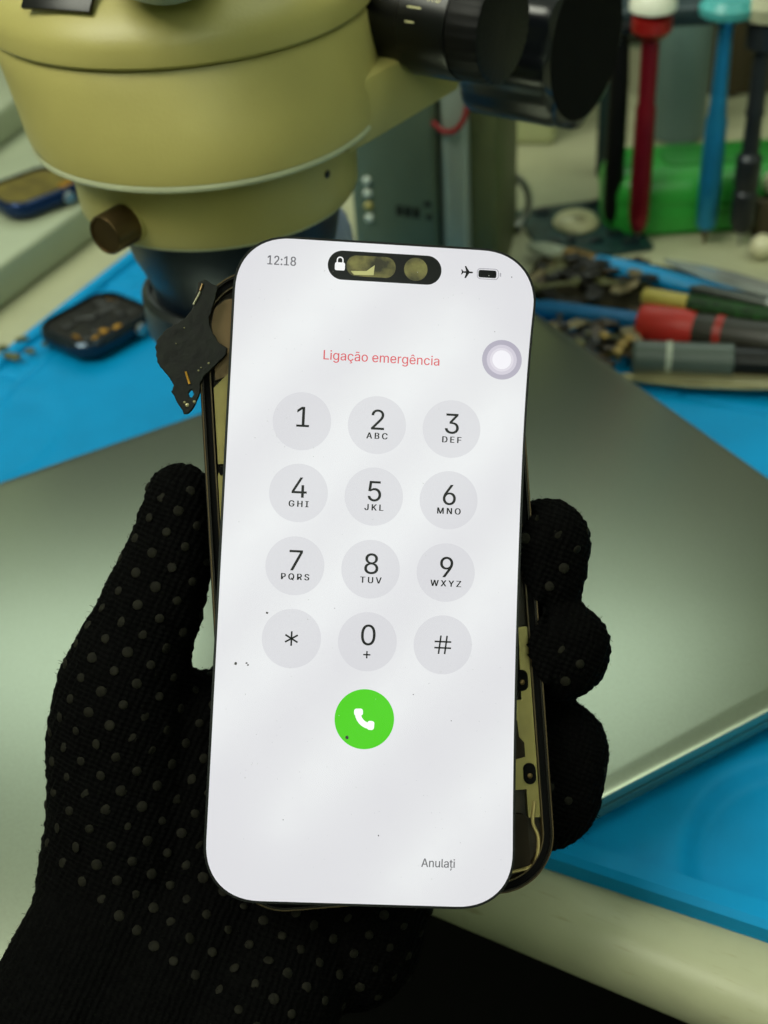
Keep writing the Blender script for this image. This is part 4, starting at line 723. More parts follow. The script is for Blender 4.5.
# bluish rounded bottle beside the objective
p = at(343, 262, 20)
bth = height_for(-17, 490, 203)-21.2
bt_ = empty('dropper_bottle', (-17, 490, 21.2), 0, 'pale blue translucent bottle behind the top edge of the phone', 'bottle')
bm = bmesh.new(); lathe(bm, [(12, 0), (13, 1.5), (13, bth-18), (12.4, bth-12), (10.6, bth-6), (8, bth-2.4), (4.4, bth-.5), (1, bth)], n=48); fin('bottle_body', bm, mat('pale_blue_bottle', (150, 162, 196), .3, var=.04), bt_)
bm = bmesh.new(); lathe(bm, [(13.4, 20), (13.4, bth-30)], n=40, caps=False); fin('bottle_band', bm, mat('bottle_band', (150, 162, 190), .4), bt_)
# cream cabinet with a dark strip for the shaded gap beneath it and low cream tray behind
cm2 = mat('cream_cabinet', (168, 172, 128), .5, var=.06, scale=14)
cb2 = boxthing('instrument_cabinet', 'low cream instrument cabinet with a dark shade strip at the back of the bench', 'cabinet', (44, 862, .1), (190, 120, 84), math.radians(-12), cm2, 4)
bm = bmesh.new(); box(bm, (42, -60.2, 26), (86, 1.4, 9), bev=.4); fin('shade_strip', bm, mat('gap_shade', (30, 30, 18), .6), cb2)
# chrome ring connector
pc_ = at(504, 232, 0)
cr_ = empty('metal_clip_ring', (pc_.x, pc_.y, .2), .3, 'shiny metal ring with dark rim lying right of the power supply', 'ring')
bm = bmesh.new(); 
pts_ = [(15*math.cos(2*PI*k/32), 15*math.sin(2*PI*k/32), 7+15) for k in range(33)]
tube(bm, [(p_[0], 3*math.sin(2*PI*k/32), 17+p_[1]) for k, p_ in enumerate(pts_)], 2.2, 10); fin('ring_band', bm, M['steel'], cr_)
bm = bmesh.new(); box(bm, (0, 0, 1.5), (16, 12, 3), bev=.8); fin('foot', bm, M['blackpl'], cr_)

# ================================================================== BEHIND THE PHONE, RIGHT
# circuit board with a white domed part
p = at(583, 222, 6); pb = empty('circuit_board', (p.x, p.y, .2), math.radians(8), 'dark teal circuit board with a pale domed part at the back of the bench', 'circuit board')
bm = bmesh.new(); prism(bm, rrect(60, 66, 3, 4), 0, 2); fin('board', bm, mat('teal_pcb', (20, 52, 50), .4, var=.5, scale=150), pb)
bm = bmesh.new(); lathe(bm, [(12.5, 2), (13, 3.5), (11.5, 6), (7.5, 8), (3, 8.6)], (-2, 6, 0), n=40); dm = fin('domed_part', bm, mat('ivory_part', (196, 192, 150), .4), pb)
bm = bmesh.new(); lathe(bm, [(5, 0), (5, 1.2), (3, 2)], (-2, 2, 6.6), n=24); fin('dome_centre', bm, mat('tan_centre', (150, 144, 104), .4), dm)
rr_ = random.Random(5)
for k in range(9):
    bm = bmesh.new(); box(bm, (0, 0, 1.2), (rr_.uniform(4, 10), rr_.uniform(3, 7), 2.4), bev=.3)
    o = fin('board_chip', bm, mat('board_chip', (16, 30, 36), .35, var=.3), pb, loc=(rr_.uniform(-24, 24), -26+rr_.uniform(0, 14) if k < 5 else 26, 2))
# green plastic tray
GT = at(690, 218, 0)
tr = empty('green_box', (203, 672, .1), math.radians(-2), 'bright green plastic box with rounded lid behind the upright screwdrivers', 'box')
gm = mat('green_plastic', (44, 150, 52), .38, var=.06, scale=20); gm2 = mat('green_panel', (30, 128, 40), .42, var=.06, scale=20)
def rr3(w, h, r, z): return (rrect(w, h, r, 8), z)
bm = bmesh.new(); loft(bm, [rr3(132, 44, 17, 0), rr3(138, 50, 19, 3), rr3(139, 51, 19, 18), rr3(138, 50, 19, 19)]); fin('box_base', bm, gm, tr)
bm = bmesh.new(); loft(bm, [rr3(140, 52, 20, 19.2), rr3(140, 52, 20, 24), rr3(136, 48, 18, 30), rr3(126, 40, 15, 34), rr3(108, 30, 10, 35.2)]); lid_ = fin('box_lid', bm, gm, tr)
bm = bmesh.new(); loft(bm, [rr3(76, 25, 8, 35.1), rr3(75, 24, 8, 36.4), rr3(70, 20, 7, 36.8)]); fin('lid_panel', bm, gm2, lid_)
bm = bmesh.new(); box(bm, (-10, 0, 37.1), (18, 2.4, 1.2), rot=rz(.9), bev=.4); fin('moulded_tick', bm, gm2, lid_)
bm = bmesh.new(); box(bm, (-12, -26, 18), (20, 3, 9), bev=1); fin('lid_clasp', bm, gm2, tr)

# ---- upright precision screwdrivers on the rack
def stick(name, label, px, py, z, ptop, prof, mats, group=None, cat='screwdriver', cap=None, capm=None):
    """prof: list of (part, material, [(radius, fraction)...]) stacked from the tip up"""
    b0 = at(px, py, z); h = height_for(b0.x, b0.y, ptop)-z
    t = empty(name, (b0.x, b0.y, z), 0, label, cat, group)
    for part, m, pf in prof:
        bm = bmesh.new(); lathe(bm, [(r, f*h) for r, f in pf], n=28); fin(part, bm, m, t)
    return b0, h
red = mat('red_anodised', (122, 16, 34), .3, .6, var=.08); red2 = mat('red_collar', (150, 24, 22), .3, .3)
blu = mat('blue_anodised', (30, 128, 178), .3, .6, var=.08); blk = mat('dark_grey_metal', (40, 44, 48), .38, .5, var=.1)
tz = .4
G_ = None
rb, rh = stick('precision_screwdriver', 'red metal precision screwdriver with a white swivel cap upright before the green box', 637, 243, tz, 14, [
    ('driver_tip', M['steel'], [(.6, 0), (.9, .03), (1.1, .07)]),
    ('shaft', red, [(3.2, .06), (4.6, .09), (5.2, .13)]+[(5.2+.35*(k % 2), .14+.012*k) for k in range(10)]+[(5.6, .27), (5.4, .5), (5.2, .62), (4.4, .64), (4.6, .92)]),
    ('grip_collar', red2, [(4.6, .90), (7.5, .915), (10, .94), (10, .985), (7, 1.0)]),
    ('swivel_cap', M['white'], [(5, 1.0), (11.5, 1.02), (11.5, 1.05), (9, 1.08)])], None)
bb, bh = stick('precision_screwdriver', 'blue metal precision screwdriver with a teal swivel cap upright before the green box', 704, 243, tz, 8, [
    ('driver_tip', M['bronze'], [(.6, 0), (1.4, .04), (2.4, .08)]),
    ('shaft', blu, [(4.4, .075), (5.4, .09), (5.9, .3), (5.7, .45), (5.6, .55), (4.6, .58), (4.0, .7), (3.7, .9), (4.5, .97)]),
    ('swivel_cap', mat('teal_cap', (70, 160, 160), .35), [(5, .96), (13.5, .98), (14, 1.01), (11, 1.04)])], None)
kb0, kh = stick('precision_screwdriver', 'dark grey precision screwdriver with stepped barrel standing upright at the right', 739, 245, tz, 22, [
    ('driver_tip', M['steel'], [(.6, 0), (1.4, .04), (2, .08)]),
    ('shaft', blk, [(4, .07), (5.6, .1), (6.4, .12), (6.4, .26), (5.4, .27), (6.6, .29), (6.6, .42), (4.6, .44), (4.2, .6), (5, .62), (4.4, .64), (4.2, .9)]),
    ('grip_collar', blk, [(4.2, .88), (8.5, .9), (9, 1.0)]),
    ('swivel_cap', mat('grey_cap', (160, 160, 132), .35), [(5, 1.0), (11.5, 1.02), (11.5, 1.07), (8, 1.1)])], None)
gb0, gh = stick('precision_screwdriver', 'thin black screwdriver standing upright behind the black focus knob', 611, 232, .3, 30, [
    ('driver_tip', M['blackpl'], [(.6, 0), (1.4, .04), (3, .09)]),
    ('shaft', M['blackrub'], [(4, .08), (5, .12), (5.3, .5), (5, .8), (4, 1.0)]),
    ('swivel_cap', M['blackpl'], [(5, .98), (8, 1.0), (8, 1.03)])], None)
# ---- rack rail the drivers lean through
rkz = tz+rh*.90-9
rk = empty('tool_rack', (rb.x+60, rb.y+26, 0), math.radians(-4), 'dark teal tool rack rail behind the screwdriver caps', 'tool rack')
dk = mat('dark_teal_rack', (26, 44, 48), .45, var=.15)
bm = bmesh.new(); box(bm, (28, 0, rkz+12), (206, 20, 9), bev=1.5); fin('rail', bm, dk, rk)
for sx in (-66, 125):
    bm = bmesh.new(); box(bm, (sx, 62, rkz/2+5), (10, 8, rkz+10-.4), bev=1); box(bm, (sx, 34, rkz+11), (10, 60, 7), bev=1); fin('post', bm, dk, rk)
# ---- grey-blue canister and brown board behind them
p = at(668, 178, 0)
gcn = empty('storage_canister', (p.x+19, p.y+62, .1), 0, 'grey blue plastic canister behind the red screwdriver', 'canister')
bm = bmesh.new(); lathe(bm, [(15, 0), (17, 2), (17, 150), (16, 152)], n=64); fin('canister_body', bm, mat('grey_blue_plastic', (84, 106, 102), .4, var=.05, scale=12), gcn)
bm = bmesh.new(); lathe(bm, [(18, 152), (18.5, 154), (18.5, 166), (17, 168)], n=64); fin('canister_lid', bm, mat('canister_lid', (60, 84, 84), .4), gcn)
bd = empty('wooden_board', (292, 850, .1), math.radians(-6), 'dark brown wooden board standing upright behind the tool rack', 'board')
wd = mat('dark_brown_wood', (70, 58, 36), .6, var=.3, scale=30, stretch=(8, 8, .6))
bm = bmesh.new(); box(bm, (0, 0, 130), (190, 14, 260), bev=2); fin('panel', bm, wd, bd)
bm = bmesh.new(); box(bm, (-40, -10, 130), (14, 8, 256), bev=2); fin('batten', bm, wd, bd)
# dark shelf unit filling the upper background
su = empty('shelf_unit', (60, 1080, .1), math.radians(-4), 'dark shelf unit standing at the very back of the bench', 'shelf')
dsh = mat('dark_olive_shelf', (36, 38, 25), .6, var=.2, scale=10)
bm = bmesh.new(); box(bm, (0, 20, 210), (900, 12, 420), bev=2); fin('back_panel', bm, dsh, su)
for k in range(3):
    bm = bmesh.new(); box(bm, (0, -50, 8+130*k), (900, 130, 14), bev=2); fin('shelf_board', bm, dsh, su)
for sx in (-450, 450):
    bm = bmesh.new(); box(bm, (sx, -50, 210), (12, 150, 420), bev=2); fin('side_panel', bm, dsh, su)
# pale beads at the right
pearl = mat('pearl_bead', (206, 202, 168), .3, var=.03)
p = at(768, 232, 0); bb_ = bmesh.new(); box(bb_, (0, 0, 11), (20, 14, 21.8), bev=1)
tag(fin('wooden_block', bb_, wd, loc=(p.x, p.y, .1), rotz=.1), 'small brown wooden block carrying a pale ball at the right edge', 'block')
for k, (x, y, r) in enumerate(((764, 196, 6.5), (762, 247, 6.5))):
    p = at(x, y, r) if k else at(768, 232, 0)+Vector((0, 0, 22.1)); bm = bmesh.new(); bmesh.ops.create_uvsphere(bm, u_segments=28, v_segments=16, radius=r); box(bm, (0, 0, r*.96), (3, 3, 1.6), bev=.6)
    o = fin('pale_ball', bm, pearl, loc=(p.x, p.y, (22.1 if k == 0 else .2)+r))
    tag(o, ('pale round ball standing on the small brown wooden block', 'pale round ball lying on the bench in front of the brown block')[k], 'ball', 'pale balls beside the green box')

# added dark pad the loose tools lie on, darkening the bench behind the mat
pdv = MD+1.5; pu0 = matuv(at(532, 268, 7))[0]-u0; pv1 = matuv(at(640, 262, 7))[1]-v0
bm = bmesh.new(); box(bm, ((pu0+pu0+250)/2, (pdv+pv1)/2, 3.7), (250, pv1-pdv, 7.2), bev=1.2)
o = fin('dark_pad', bm, mat('dark_brown_pad', (44, 40, 26), .85, var=.45, scale=90, bump=.5, bscale=500, spec=.15), loc=(mo.x, mo.y, 0), rotz=MA); tag(o, 'added dark brown pad under the loose tools and scraps right of the phone', 'pad')
# ---- loose tools lying on the clutter
def rod(name, label, cat, A, B, za, zb, segs):
    """a tool lying from pixel A to pixel B; segs = [(part, material, [(radius, t)...], flat)]"""
    a, b = at(*A, za), at(*B, zb); d = b-a; Ln = d.length; dn = d.normalized()
    t = empty(name, a, 0, label, cat)
    for part, m, pf, flat in segs:
        bm = bmesh.new()
        if flat is None: lathe(bm, [(r, f*Ln) for r, f in pf], (0, 0, 0), dn, 28)
        else: tube(bm, [dn*(f*Ln) for r, f in pf], [r for r, f in pf], 20, flat=flat)
        fin(part, bm, m, t)
    return t
bluep = mat('bright_blue_paint', (14, 138, 196), .3, var=.06)
rod('paint_brush', 'bristle brush with bright blue handle and brown ferrule lying behind the red collar tool', 'brush', (530, 246), (790, 312), 7, 13, [
    ('bristles', mat('grey_bristles', (150, 158, 138), .7, var=.25, scale=600), [(3.2, 0), (5.6, .06), (5.4, .16)], (1.1, .6)),
    ('ferrule', mat('brown_ferrule', (118, 92, 44), .35, .6), [(5.5, .155), (5.9, .17), (5.2, .27), (4.6, .285)], (1.1, .8)),
    ('handle', bluep, [(4.4, .28), (5.6, .38), (5.8, .5), (4.4, .75), (3.2, 1)], (1.1, .9))])
rod('red_collar_screwdriver', 'black handled screwdriver with blue shaft and wide red collar lying on the clutter', 'screwdriver', (536, 308), (808, 348), 10, 20, [
    ('shaft', mat('dull_blue_shaft', (8, 92, 142), .35, .2), [(3.6, 0), (4.8, .04), (5.3, .42)], None),
    ('collar', mat('red_plastic', (186, 42, 34), .38, var=.05), [(5, .405), (9.8, .415), (10.8, .44), (10.8, .58), (9.6, .615)], None),
    ('handle', mat('charcoal_handle', (40, 38, 30), .45, var=.2), [(9.4, .61), (10, .64), (9.4, .8), (10, .9), (9, 1)], None),
    ('red_inlay', mat('red_inlay', (150, 36, 26), .4), [(8.6, .68), (10.25, .69), (10.1, .715), (8.6, .725)], None)])
rod('green_handled_tool', 'tool with ribbed green and black handle and yellow tip crossing above the red collar', 'tool', (643, 296), (800, 324), 26, 27, [
    ('tip', mat('yellow_tip', (186, 168, 84), .35), [(3.4, 0), (4.4, .02), (4.4, .29), (3.4, .3)], None),
    ('handle', mat('green_ribbed', (34, 78, 30), .4, var=.5, scale=420, rgb2=(14, 30, 12)), [(4.6+.7*(k % 2), .3+k*.0175) for k in range(41)], None)])
rod('grey_cap_marker', 'black marker with translucent grey cap lying in front of the red collar', 'marker', (632, 357), (800, 366), 14, 14, [
    ('cap', mat('smoky_grey_cap', (74, 84, 78), .3, var=.1), [(6.4, 0), (7.8, .02), (8.4, .5), (8.6, .6), (7.6, .61)], None),
    ('barrel', M['blackpl'], [(7.2, .6), (7.2, .98), (5, 1)], None),
    ('cap_dot', mat('cap_dots', (150, 156, 140), .4), [(7.9, .2), (8.35, .21), (8.35, .235), (7.9, .245)], None)])
# flat metal tweezers: two blades joined at the back
def tweezers(label, A, B, za, zb, m, w, gap):
    a, b = at(*A, za), at(*B, zb); d = b-a; Ln = d.length; ang = math.atan2(d.y, d.x)
    t = empty('tweezers', a, ang, label, 'tweezers')
    for s in (-1, 1):
        bm = bmesh.new(); pts = []
        for k in range(25):
            f = k/24; ww = w*(.12+.88*min(1, f/.45)**.8)*(1 if f < .8 else 1-.3*(f-.8)/.2); off = s*gap*math.sin(PI*min(1, f*1.0))**.8
            pts.append((f*Ln, off, ww, (zb-za)*f+s*.01))
        rows = []
        for x, y, ww, z in pts: rows.append([bm.verts.new((x, y+dy*.45, z+dz*ww/2)) for dy, dz in ((-1, -1), (1, -1), (1, 1), (-1, 1))] if False else [bm.verts.new((x, y-ww/2+(ww if i in (1, 2) else 0), z+s*gap*.35*math.sin(PI*x/Ln)+(.9 if i > 1 else 0))) for i in range(4)])
        for r0, r1 in zip(rows, rows[1:]):
            for i in range(4): bm.faces.new((r0[i], r0[(i+1) % 4], r1[(i+1) % 4], r1[i]))
        bm.faces.new(rows[0]); bm.faces.new(rows[-1]); fin('blade', bm, m, t, smooth=True)
    bm = bmesh.new(); box(bm, (Ln, 0, (zb-za)), (6, w*.7, 3), bev=.6); fin('joint', bm, m, t)
    return t
tweezers('long tan metal tweezers lying on the blue mat below the grey capped marker', (604, 377), (800, 385), 9, 12, mat('tan_steel', (150, 144, 108), .35, .6), 9, 1.2)
tweezers('bright silver tweezers lying behind the blue brush handle', (664, 261), (800, 300), 14, 18, mat('bright_steel', (200, 204, 200), .25, .7), 9, 1.5)
rod('silver_pen', 'slim dark metal pen lying between the silver tweezers and the blue brush', 'pen', (690, 288), (800, 312), 14, 14, [('barrel', mat('dark_steel', (84, 88, 84), .3, .7), [(1.2, 0), (3.4, .1), (3.6, .98), (2, 1)], None), ('clip', M['steel'], [(3.4, .7), (4, .72), (4, .78), (3.4, .8)], None)])

# ---- loose flex cables, screws and scraps of repair clutter
cm_ = [mat('flex_black', (26, 24, 18), .45, var=.4, scale=120), mat('flex_brown', (66, 52, 30), .45, var=.4, scale=120), mat('flex_olive', (92, 92, 56), .5, var=.3), mat('flex_tan', (134, 122, 88), .4, .3, var=.3)]
rr_ = random.Random(21)
spots = [(545+rr_.uniform(-5, 92), y_+rr_.uniform(-5, 5)) for y_ in (268, 276, 284, 292, 331, 338, 345, 352, 360) for _ in range(4)]
for k, (x, y) in enumerate(spots):
    if y > 320 and x > 560+ (0 if y < 350 else 60) and y > 356: continue
    p = at(x, y, 9); z = 8.2+1.2*(k % 5); bm = bmesh.new(); L_ = rr_.uniform(14, 30); wv = rr_.uniform(3, 8)
    n_ = 10; rows = []; bend = rr_.uniform(-.9, .9)
    for i in range(n_+1):
        f = i/n_-.5; x_ = f*L_; y_ = bend*L_*f*f; zz = 1.2+1.6*abs(math.sin(3*f+k)); w_l = wv*(1.5 if i in (0, 1, n_-1, n_) else .8)
        rows.append([bm.verts.new(v) for v in ((x_, y_-w_l/2, zz), (x_, y_+w_l/2, zz), (x_, y_+w_l/2, zz+.5), (x_, y_-w_l/2, zz+.5))])
    for r0, r1 in zip(rows, rows[1:]):
        for i in range(4): bm.faces.new((r0[i], r0[(i+1) % 4], r1[(i+1) % 4], r1[i]))
    bm.faces.new(rows[0]); bm.faces.new(rows[-1])
    box(bm, (-L_/2, bend*L_/4, 2.8), (wv, wv, 1.6), bev=.3); box(bm, (L_/2, bend*L_/4, 2.8), (wv*.8, wv*1.1, 1.4), bev=.3)
    o = fin('flex_cable', bm, cm_[(k*7) % 4 if k % 3 else 0], loc=(p.x, p.y, z-1.0), rotz=rr_.uniform(0, PI))
    tag(o, 'short loose flex cable in the dark heap of scraps right of the phone', 'cable', 'flex cables in the scrap heap')
for k, (x, y) in enumerate(((622, 349), (628, 343), (618, 356), (604, 340), (575, 352))):
    p = at(x, y, 14); bm = bmesh.new(); lathe(bm, [(1.2, 0), (1.2, 4), (2.6, 4), (2.8, 5), (1.8, 6)], n=16)
    o = fin('small_screw', bm, mat('brass_screw', (176, 150, 92), .3, .7), loc=(p.x, p.y, 12)); tag(o, 'tiny brass screw standing on the scrap heap right of the phone', 'screw', 'brass screws on the scrap heap')


# ================================================================== THE GLOVED HAND (phone space, mm)
def ball(u, v, w, r): return (Vector((u, v, w)), r)
chains = {
 'thumb': [ball(-49.6, 16.6, -21, 9.4), ball(-51, 6, -21.5, 10.6), ball(-53, -5, -22.5, 12.4), ball(-55.2, -12.5, -23.8, 13.9), ball(-58.4, -20, -25, 14), ball(-62, -34, -28, 18), ball(-62, -50, -31, 20), ball(-60.5, -72, -33, 20.5), ball(-61, -88, -36, 22)],
 'palm_a': [ball(-44, -44, -36, 16), ball(-42, -70, -38, 20), ball(-42, -95, -40, 23)],
 'palm_b': [ball(-22, -14, -38, 11.5), ball(-26, -40, -38, 17), ball(-24, -70, -40, 20), ball(-28, -98, -42, 22)],
 'palm_c': [ball(-6, -22, -40, 12), ball(-6, -48, -40, 17), ball(-6, -74, -40, 19), ball(-14, -98, -42, 21)],
 'wrist_m': [ball(-40, -96, -35, 23), ball(-50, -118, -20, 23), ball(-62, -149, 11, 23), ball(-76, -198, 54, 25)],
 'palm_d': [ball(8, -56, -38, 14), ball(9, -74, -38, 16.5), ball(0, -98, -41, 20)],
 'cross': [ball(-22, -14, -38, 11.5), ball(-6, -22, -40, 12), ball(4, -38, -40, 12.5), ball(8, -56, -38, 14)],
 'wrist_l': [ball(-59, -94, -34, 23), ball(-70, -114, -19, 22), ball(-83, -146, 14, 22), ball(-93, -195, 58, 24)],
 'wrist_r': [ball(-18, -100, -35, 21), ball(-30, -122, -20, 23), ball(-42, -152, 8, 24), ball(-58, -200, 50, 26)],
 'index': [ball(-22, -14, -38, 11.5), ball(-8, 14, -36, 10.8), ball(8, 36, -30, 10), ball(20, 44, -25, 9.4)],
 'middle': [ball(-6, -22, -40, 12), ball(14, -4, -46, 11.5), ball(33, 5, -46, 11.5), ball(47, 8.3, -32, 12.2), ball(44.9, 8.8, -13.5, 11.8), ball(44.6, .5, -14.5, 10.8)],
 'ring': [ball(4, -38, -40, 12.5), ball(22, -22, -48, 12), ball(40, -18, -47, 12.3), ball(50, -18, -34, 13.8), ball(49.4, -18, -14.5, 13.0)],
 'little': [ball(8, -56, -38, 14), ball(26, -46, -47, 13.5), ball(42, -46, -45, 14), ball(52, -46.5, -36, 15.5), ball(51.5, -46, -27, 15), ball(49.5, -57, -28, 15)],
}
bm = bmesh.new()
def capsule(bm, a, ra, b, rb):
    """solid round cone from a to b"""
    d = (b-a); Ln = d.length; dn = d.normalized() if Ln > 1e-6 else Vector((0, 0, 1)); n = 28
    sn = (ra-rb)/max(Ln, 1e-6); sn = max(-.95, min(.95, sn)); prof_ = []; t0 = math.asin(sn)
    for k in range(9): t = -PI/2+(t0+PI/2)*k/8; prof_.append((ra*math.cos(t), ra*math.sin(t)))
    for k in range(9): t = t0+(PI/2-t0)*k/8; prof_.append((rb*math.cos(t), Ln+rb*math.sin(t)))
    prof_[0] = (.05, prof_[0][1]); prof_[-1] = (.05, prof_[-1][1])
    lathe(bm, prof_, a, dn, n)
for ch in chains.values():
    for (a, ra), (b, rb_) in zip(ch, ch[1:]): capsule(bm, a, ra, b, rb_)
for o in list(bm.verts): pass
glovem = mat('black_knit_wool', (4, 4, 4), .95, var=.3, scale=400, spec=.05)
nt = glovem.node_tree; N = nt.nodes; L = nt.links
tc = N.new('ShaderNodeTexCoord'); wv = N.new('ShaderNodeTexWave'); wv.wave_type = 'BANDS'; wv.bands_direction = 'X'; wv.inputs['Scale'].default_value = 190; wv.inputs['Distortion'].default_value = 2.5; wv.inputs['Detail'].default_value = 2; wv.inputs['Detail Scale'].default_value = 2
mp = N.new('ShaderNodeMapping'); mp.inputs['Rotation'].default_value = (0, 0, .35); L.new(tc.outputs['Object'], mp.inputs['Vector']); L.new(mp.outputs['Vector'], wv.inputs['Vector'])
wv2 = N.new('ShaderNodeTexWave'); wv2.bands_direction = 'Y'; wv2.inputs['Scale'].default_value = 240; wv2.inputs['Distortion'].default_value = 3; L.new(mp.outputs['Vector'], wv2.inputs['Vector'])
ad_ = N.new('ShaderNodeMath'); ad_.operation = 'ADD'; L.new(wv.outputs['Fac'], ad_.inputs[0]); L.new(wv2.outputs['Fac'], ad_.inputs[1])
bp = N.new('ShaderNodeBump'); bp.inputs['Strength'].default_value = .6; bp.inputs['Distance'].default_value = .0005; L.new(ad_.outputs[0], bp.inputs['Height']); L.new(bp.outputs['Normal'], N['Principled BSDF'].inputs['Normal'])
raw = fin('gloved_hand', bm, glovem)
md = raw.modifiers.new('r', 'REMESH'); md.mode = 'VOXEL'; md.voxel_size = 1.25*S
sm_ = raw.modifiers.new('s', 'SMOOTH'); sm_.factor = .7; sm_.iterations = 14
dg = bpy.context.evaluated_depsgraph_get(); dg.update()
me = bpy.data.meshes.new_from_object(raw.evaluated_get(dg)); me.name = 'gloved_hand'
bpy.data.objects.remove(raw)
# knit relief: fine courses and a little fluff
PMI = PM.inverted(); lapc = lap_o*S; HF = PM.inverted()@HM; HI_ = HF.inverted()
class _HI:
    def __matmul__(s, p): return HI_@p
HI = _HI()
bm = bmesh.new(); bm.from_mesh(me); bm.normal_update()
for v in bm.verts:
    p = v.co/S
    k = .35*noise.noise(p*.9)+.3*math.sin(2.6*(p.x*.94+p.y*.34))*math.sin(2.3*p.y)
    k += 1.0*noise.noise(p*.06)
    v.co += v.normal*k*S
    q = HI@v.co/S                                   # the soft glove gives way around the hard housing
    if abs(q.x) < 41.5 and abs(q.y) < 79.9 and -8.9 < q.z < 1.0:
        if q.z > -2.5: q.z = 1.0
        elif q.x > 35: q.x = 41.5
        elif q.x < -35: q.x = -41.5
        else: q.z = -8.9
        v.co = HF@(q*S)
    W_ = PM@v.co; l_ = W_-lapc; lx, ly = l_.dot(la)/S, l_.dot(lb)/S
    if W_.z < 21.9*S and abs(lx) < LD/2+1.5 and abs(ly) < LW/2+1.5: W_.z = 21.9*S; v.co = PMI@W_       # heel of the hand rests on the lid
bm.to_mesh(me); bm.free()
for p in me.polygons: p.use_smooth = True
hand = bpy.data.objects.new('gloved_hand', me); C.objects.link(hand); hand.matrix_world = PM
tag(hand, 'hand in a black knitted glove with rubber dots holding the opened phone', 'hand')
bmh = bmesh.new(); bmh.from_mesh(me); bvh = BVHTree.FromBMesh(bmh)
# rubber dots of the palm side, in a slanted lattice
bm = bmesh.new(); rdm = random.Random(9)
def dome(p, n, r, h):
    R = axis_rot(n); rings = []
    for rr, hh in ((1, -.25), (.97, .12), (.8, .55), (.45, .9)):
        rings.append([bm.verts.new(p+R@Vector((r*rr*math.cos(2*PI*k/10), r*rr*math.sin(2*PI*k/10), h*hh))) for k in range(10)])
    for a, b in zip(rings, rings[1:]):
        for k in range(10): bm.faces.new((a[k], a[(k+1) % 10], b[(k+1) % 10], b[k]))
    bm.faces.new(rings[-1])
A_, B_ = Vector((5.05, -3.35)), Vector((-3.3, -4.75))
for i in range(-40, 41):
    for j in range(-40, 41):
        g2 = Vector((-40, -50))+A_*i+B_*j
        x, y = g2
        warp = Vector((noise.noise(Vector((x*.03, y*.03, 1)))*3, noise.noise(Vector((x*.03, y*.03, 7)))*3)); x += warp.x; y += warp.y
        if not (-84 < x < 64 and -112 < y < 20): continue
        if y < -84 + (-.62)*(x+68) and y < -76: continue         # the cuff below the palm carries no dots
        h_ = bvh.ray_cast(Vector((x, y, 20))*S, Vector((0, 0, -1)))
        if h_[0] is None or h_[1].z < .22: continue
        p = h_[0]/S
        if abs(x) < 34 and y > -78: continue
        if x > 38 and rdm.random() < .7: continue
        dome(p+h_[1]*.02, h_[1], rdm.uniform(1.15, 1.45), .35)
dots = fin('grip_dots', bm, mat('dark_rubber_dot', (20, 19, 12), .8, var=.35, scale=700, spec=.15), hand); dots['label'] = 'dull olive rubber dots'
dots['kind'] = 'stuff'
# loose wool fibres
bm = bmesh.new(); bmh.faces.ensure_lookup_table(); F_ = bmh.faces
for _ in range(5200):
    f = F_[rdm.randrange(len(F_))]; c_ = f.calc_center_median()/S
    if c_.y < -115: continue
    n = f.normal; t = n.cross(Vector((rdm.gauss(0, 1), rdm.gauss(0, 1), rdm.gauss(0, 1)))).normalized()
    Ln = rdm.uniform(.7, 2.2); w_ = .05; s_ = n.cross(t)
    p0, p1, p2 = c_, c_+n*Ln*.5+t*Ln*.3, c_+n*Ln*.6+t*Ln*.9
    a = [bm.verts.new(p0+s_*w_), bm.verts.new(p0-s_*w_), bm.verts.new(p1-s_*w_), bm.verts.new(p1+s_*w_), bm.verts.new(p2)]
    bm.faces.new((a[0], a[1], a[2], a[3])); bm.faces.new((a[3], a[2], a[4]))
fz = fin('wool_fibres', bm, mat('black_fibre', (5, 5, 5), .9, spec=.1), hand, smooth=False); fz['kind'] = 'stuff'
bmh.free()

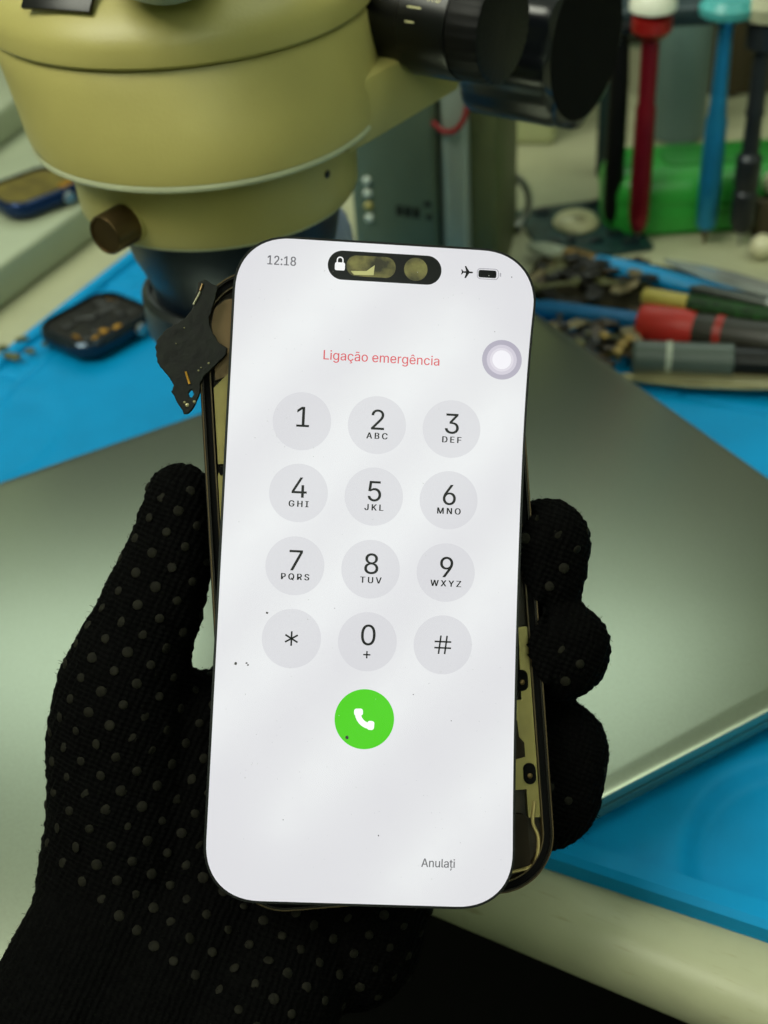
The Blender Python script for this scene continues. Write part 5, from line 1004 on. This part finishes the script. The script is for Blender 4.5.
# ================================================================== LIGHT
def area(name, loc, target, size, energy, col, sy=None):
    l = bpy.data.lights.new(name, 'AREA'); l.energy = energy; l.color = col; l.size = size
    if sy: l.shape = 'RECTANGLE'; l.size_y = sy
    o = bpy.data.objects.new(name, l); C.objects.link(o); o.location = Vector(loc)*S
    o.rotation_euler = (Vector(target)-Vector(loc)).to_track_quat('-Z', 'Y').to_euler(); return o
# unseen tubes added behind the viewer so the glossy screen mirrors soft slanted bands
n_ = PR@Vector((0, 0, 1)); up_ = PR@Vector((0, 1, 0)); rt_ = PR@Vector((1, 0, 0))
base = PO+n_*1750
tubem = emis('tube_glow', (240, 255, 236), 5.5)
def mirrored(u, v, z):
    P = PO+rt_*u+up_*v; d = (P-cP).normalized(); r = d-n_*(2*d.dot(n_)); return P+r*((z-P.z)/r.z)
for off in (-53.6, -25.4, -2.2, 26.3, 58.8):
    cu_, cv_ = .75*off, -.66*off
    A = mirrored(cu_-.66*62, cv_-.75*62, 1230); B = mirrored(cu_+.66*62, cv_+.75*62, 1230)
    c0 = (A+B)/2; ln = (B-A).length; dd = (B-A).normalized()
    t = empty('added_tube', c0, 0, 'added white glowing tube behind the viewer mirrored as a band in the screen', 'lamp', 'added tubes')
    bm = bmesh.new(); tube(bm, [-dd*ln/2, dd*ln/2], 30, 16); fin('tube', bm, tubem, t)
    bm = bmesh.new(); box(bm, (0, 0, 52), (ln, 90, 30), rot=Matrix((dd, Vector((-dd.y, dd.x, 0)), Vector((0, 0, 1)))).transposed(), bev=6); fin('housing', bm, M['white'], t)
    for s_ in (-.35, .35):
        q = dd*ln*s_+Vector((0, 0, 60)); bm = bmesh.new(); tube(bm, [q, Vector((q.x, q.y, 1840-c0.z))], 2, 6); fin('hanging_wire', bm, M['steel'], t)
area('ceiling_light', (-800, -60, 1450), (0, 500, 60), .8, 23, (.98, 1.0, .83))
area('bench_fill', (700, 300, 1500), (100, 500, 0), .7, 5, (.9, 1.0, .82))  # added fill for the bench and the laptop's reflection, no lamp hangs there
w = bpy.data.worlds.new('world'); bpy.context.scene.world = w; w.use_nodes = True
w.node_tree.nodes['Background'].inputs[0].default_value = (.5, .6, .45, 1); w.node_tree.nodes['Background'].inputs[1].default_value = .12
bpy.context.scene.cycles.use_denoising = True
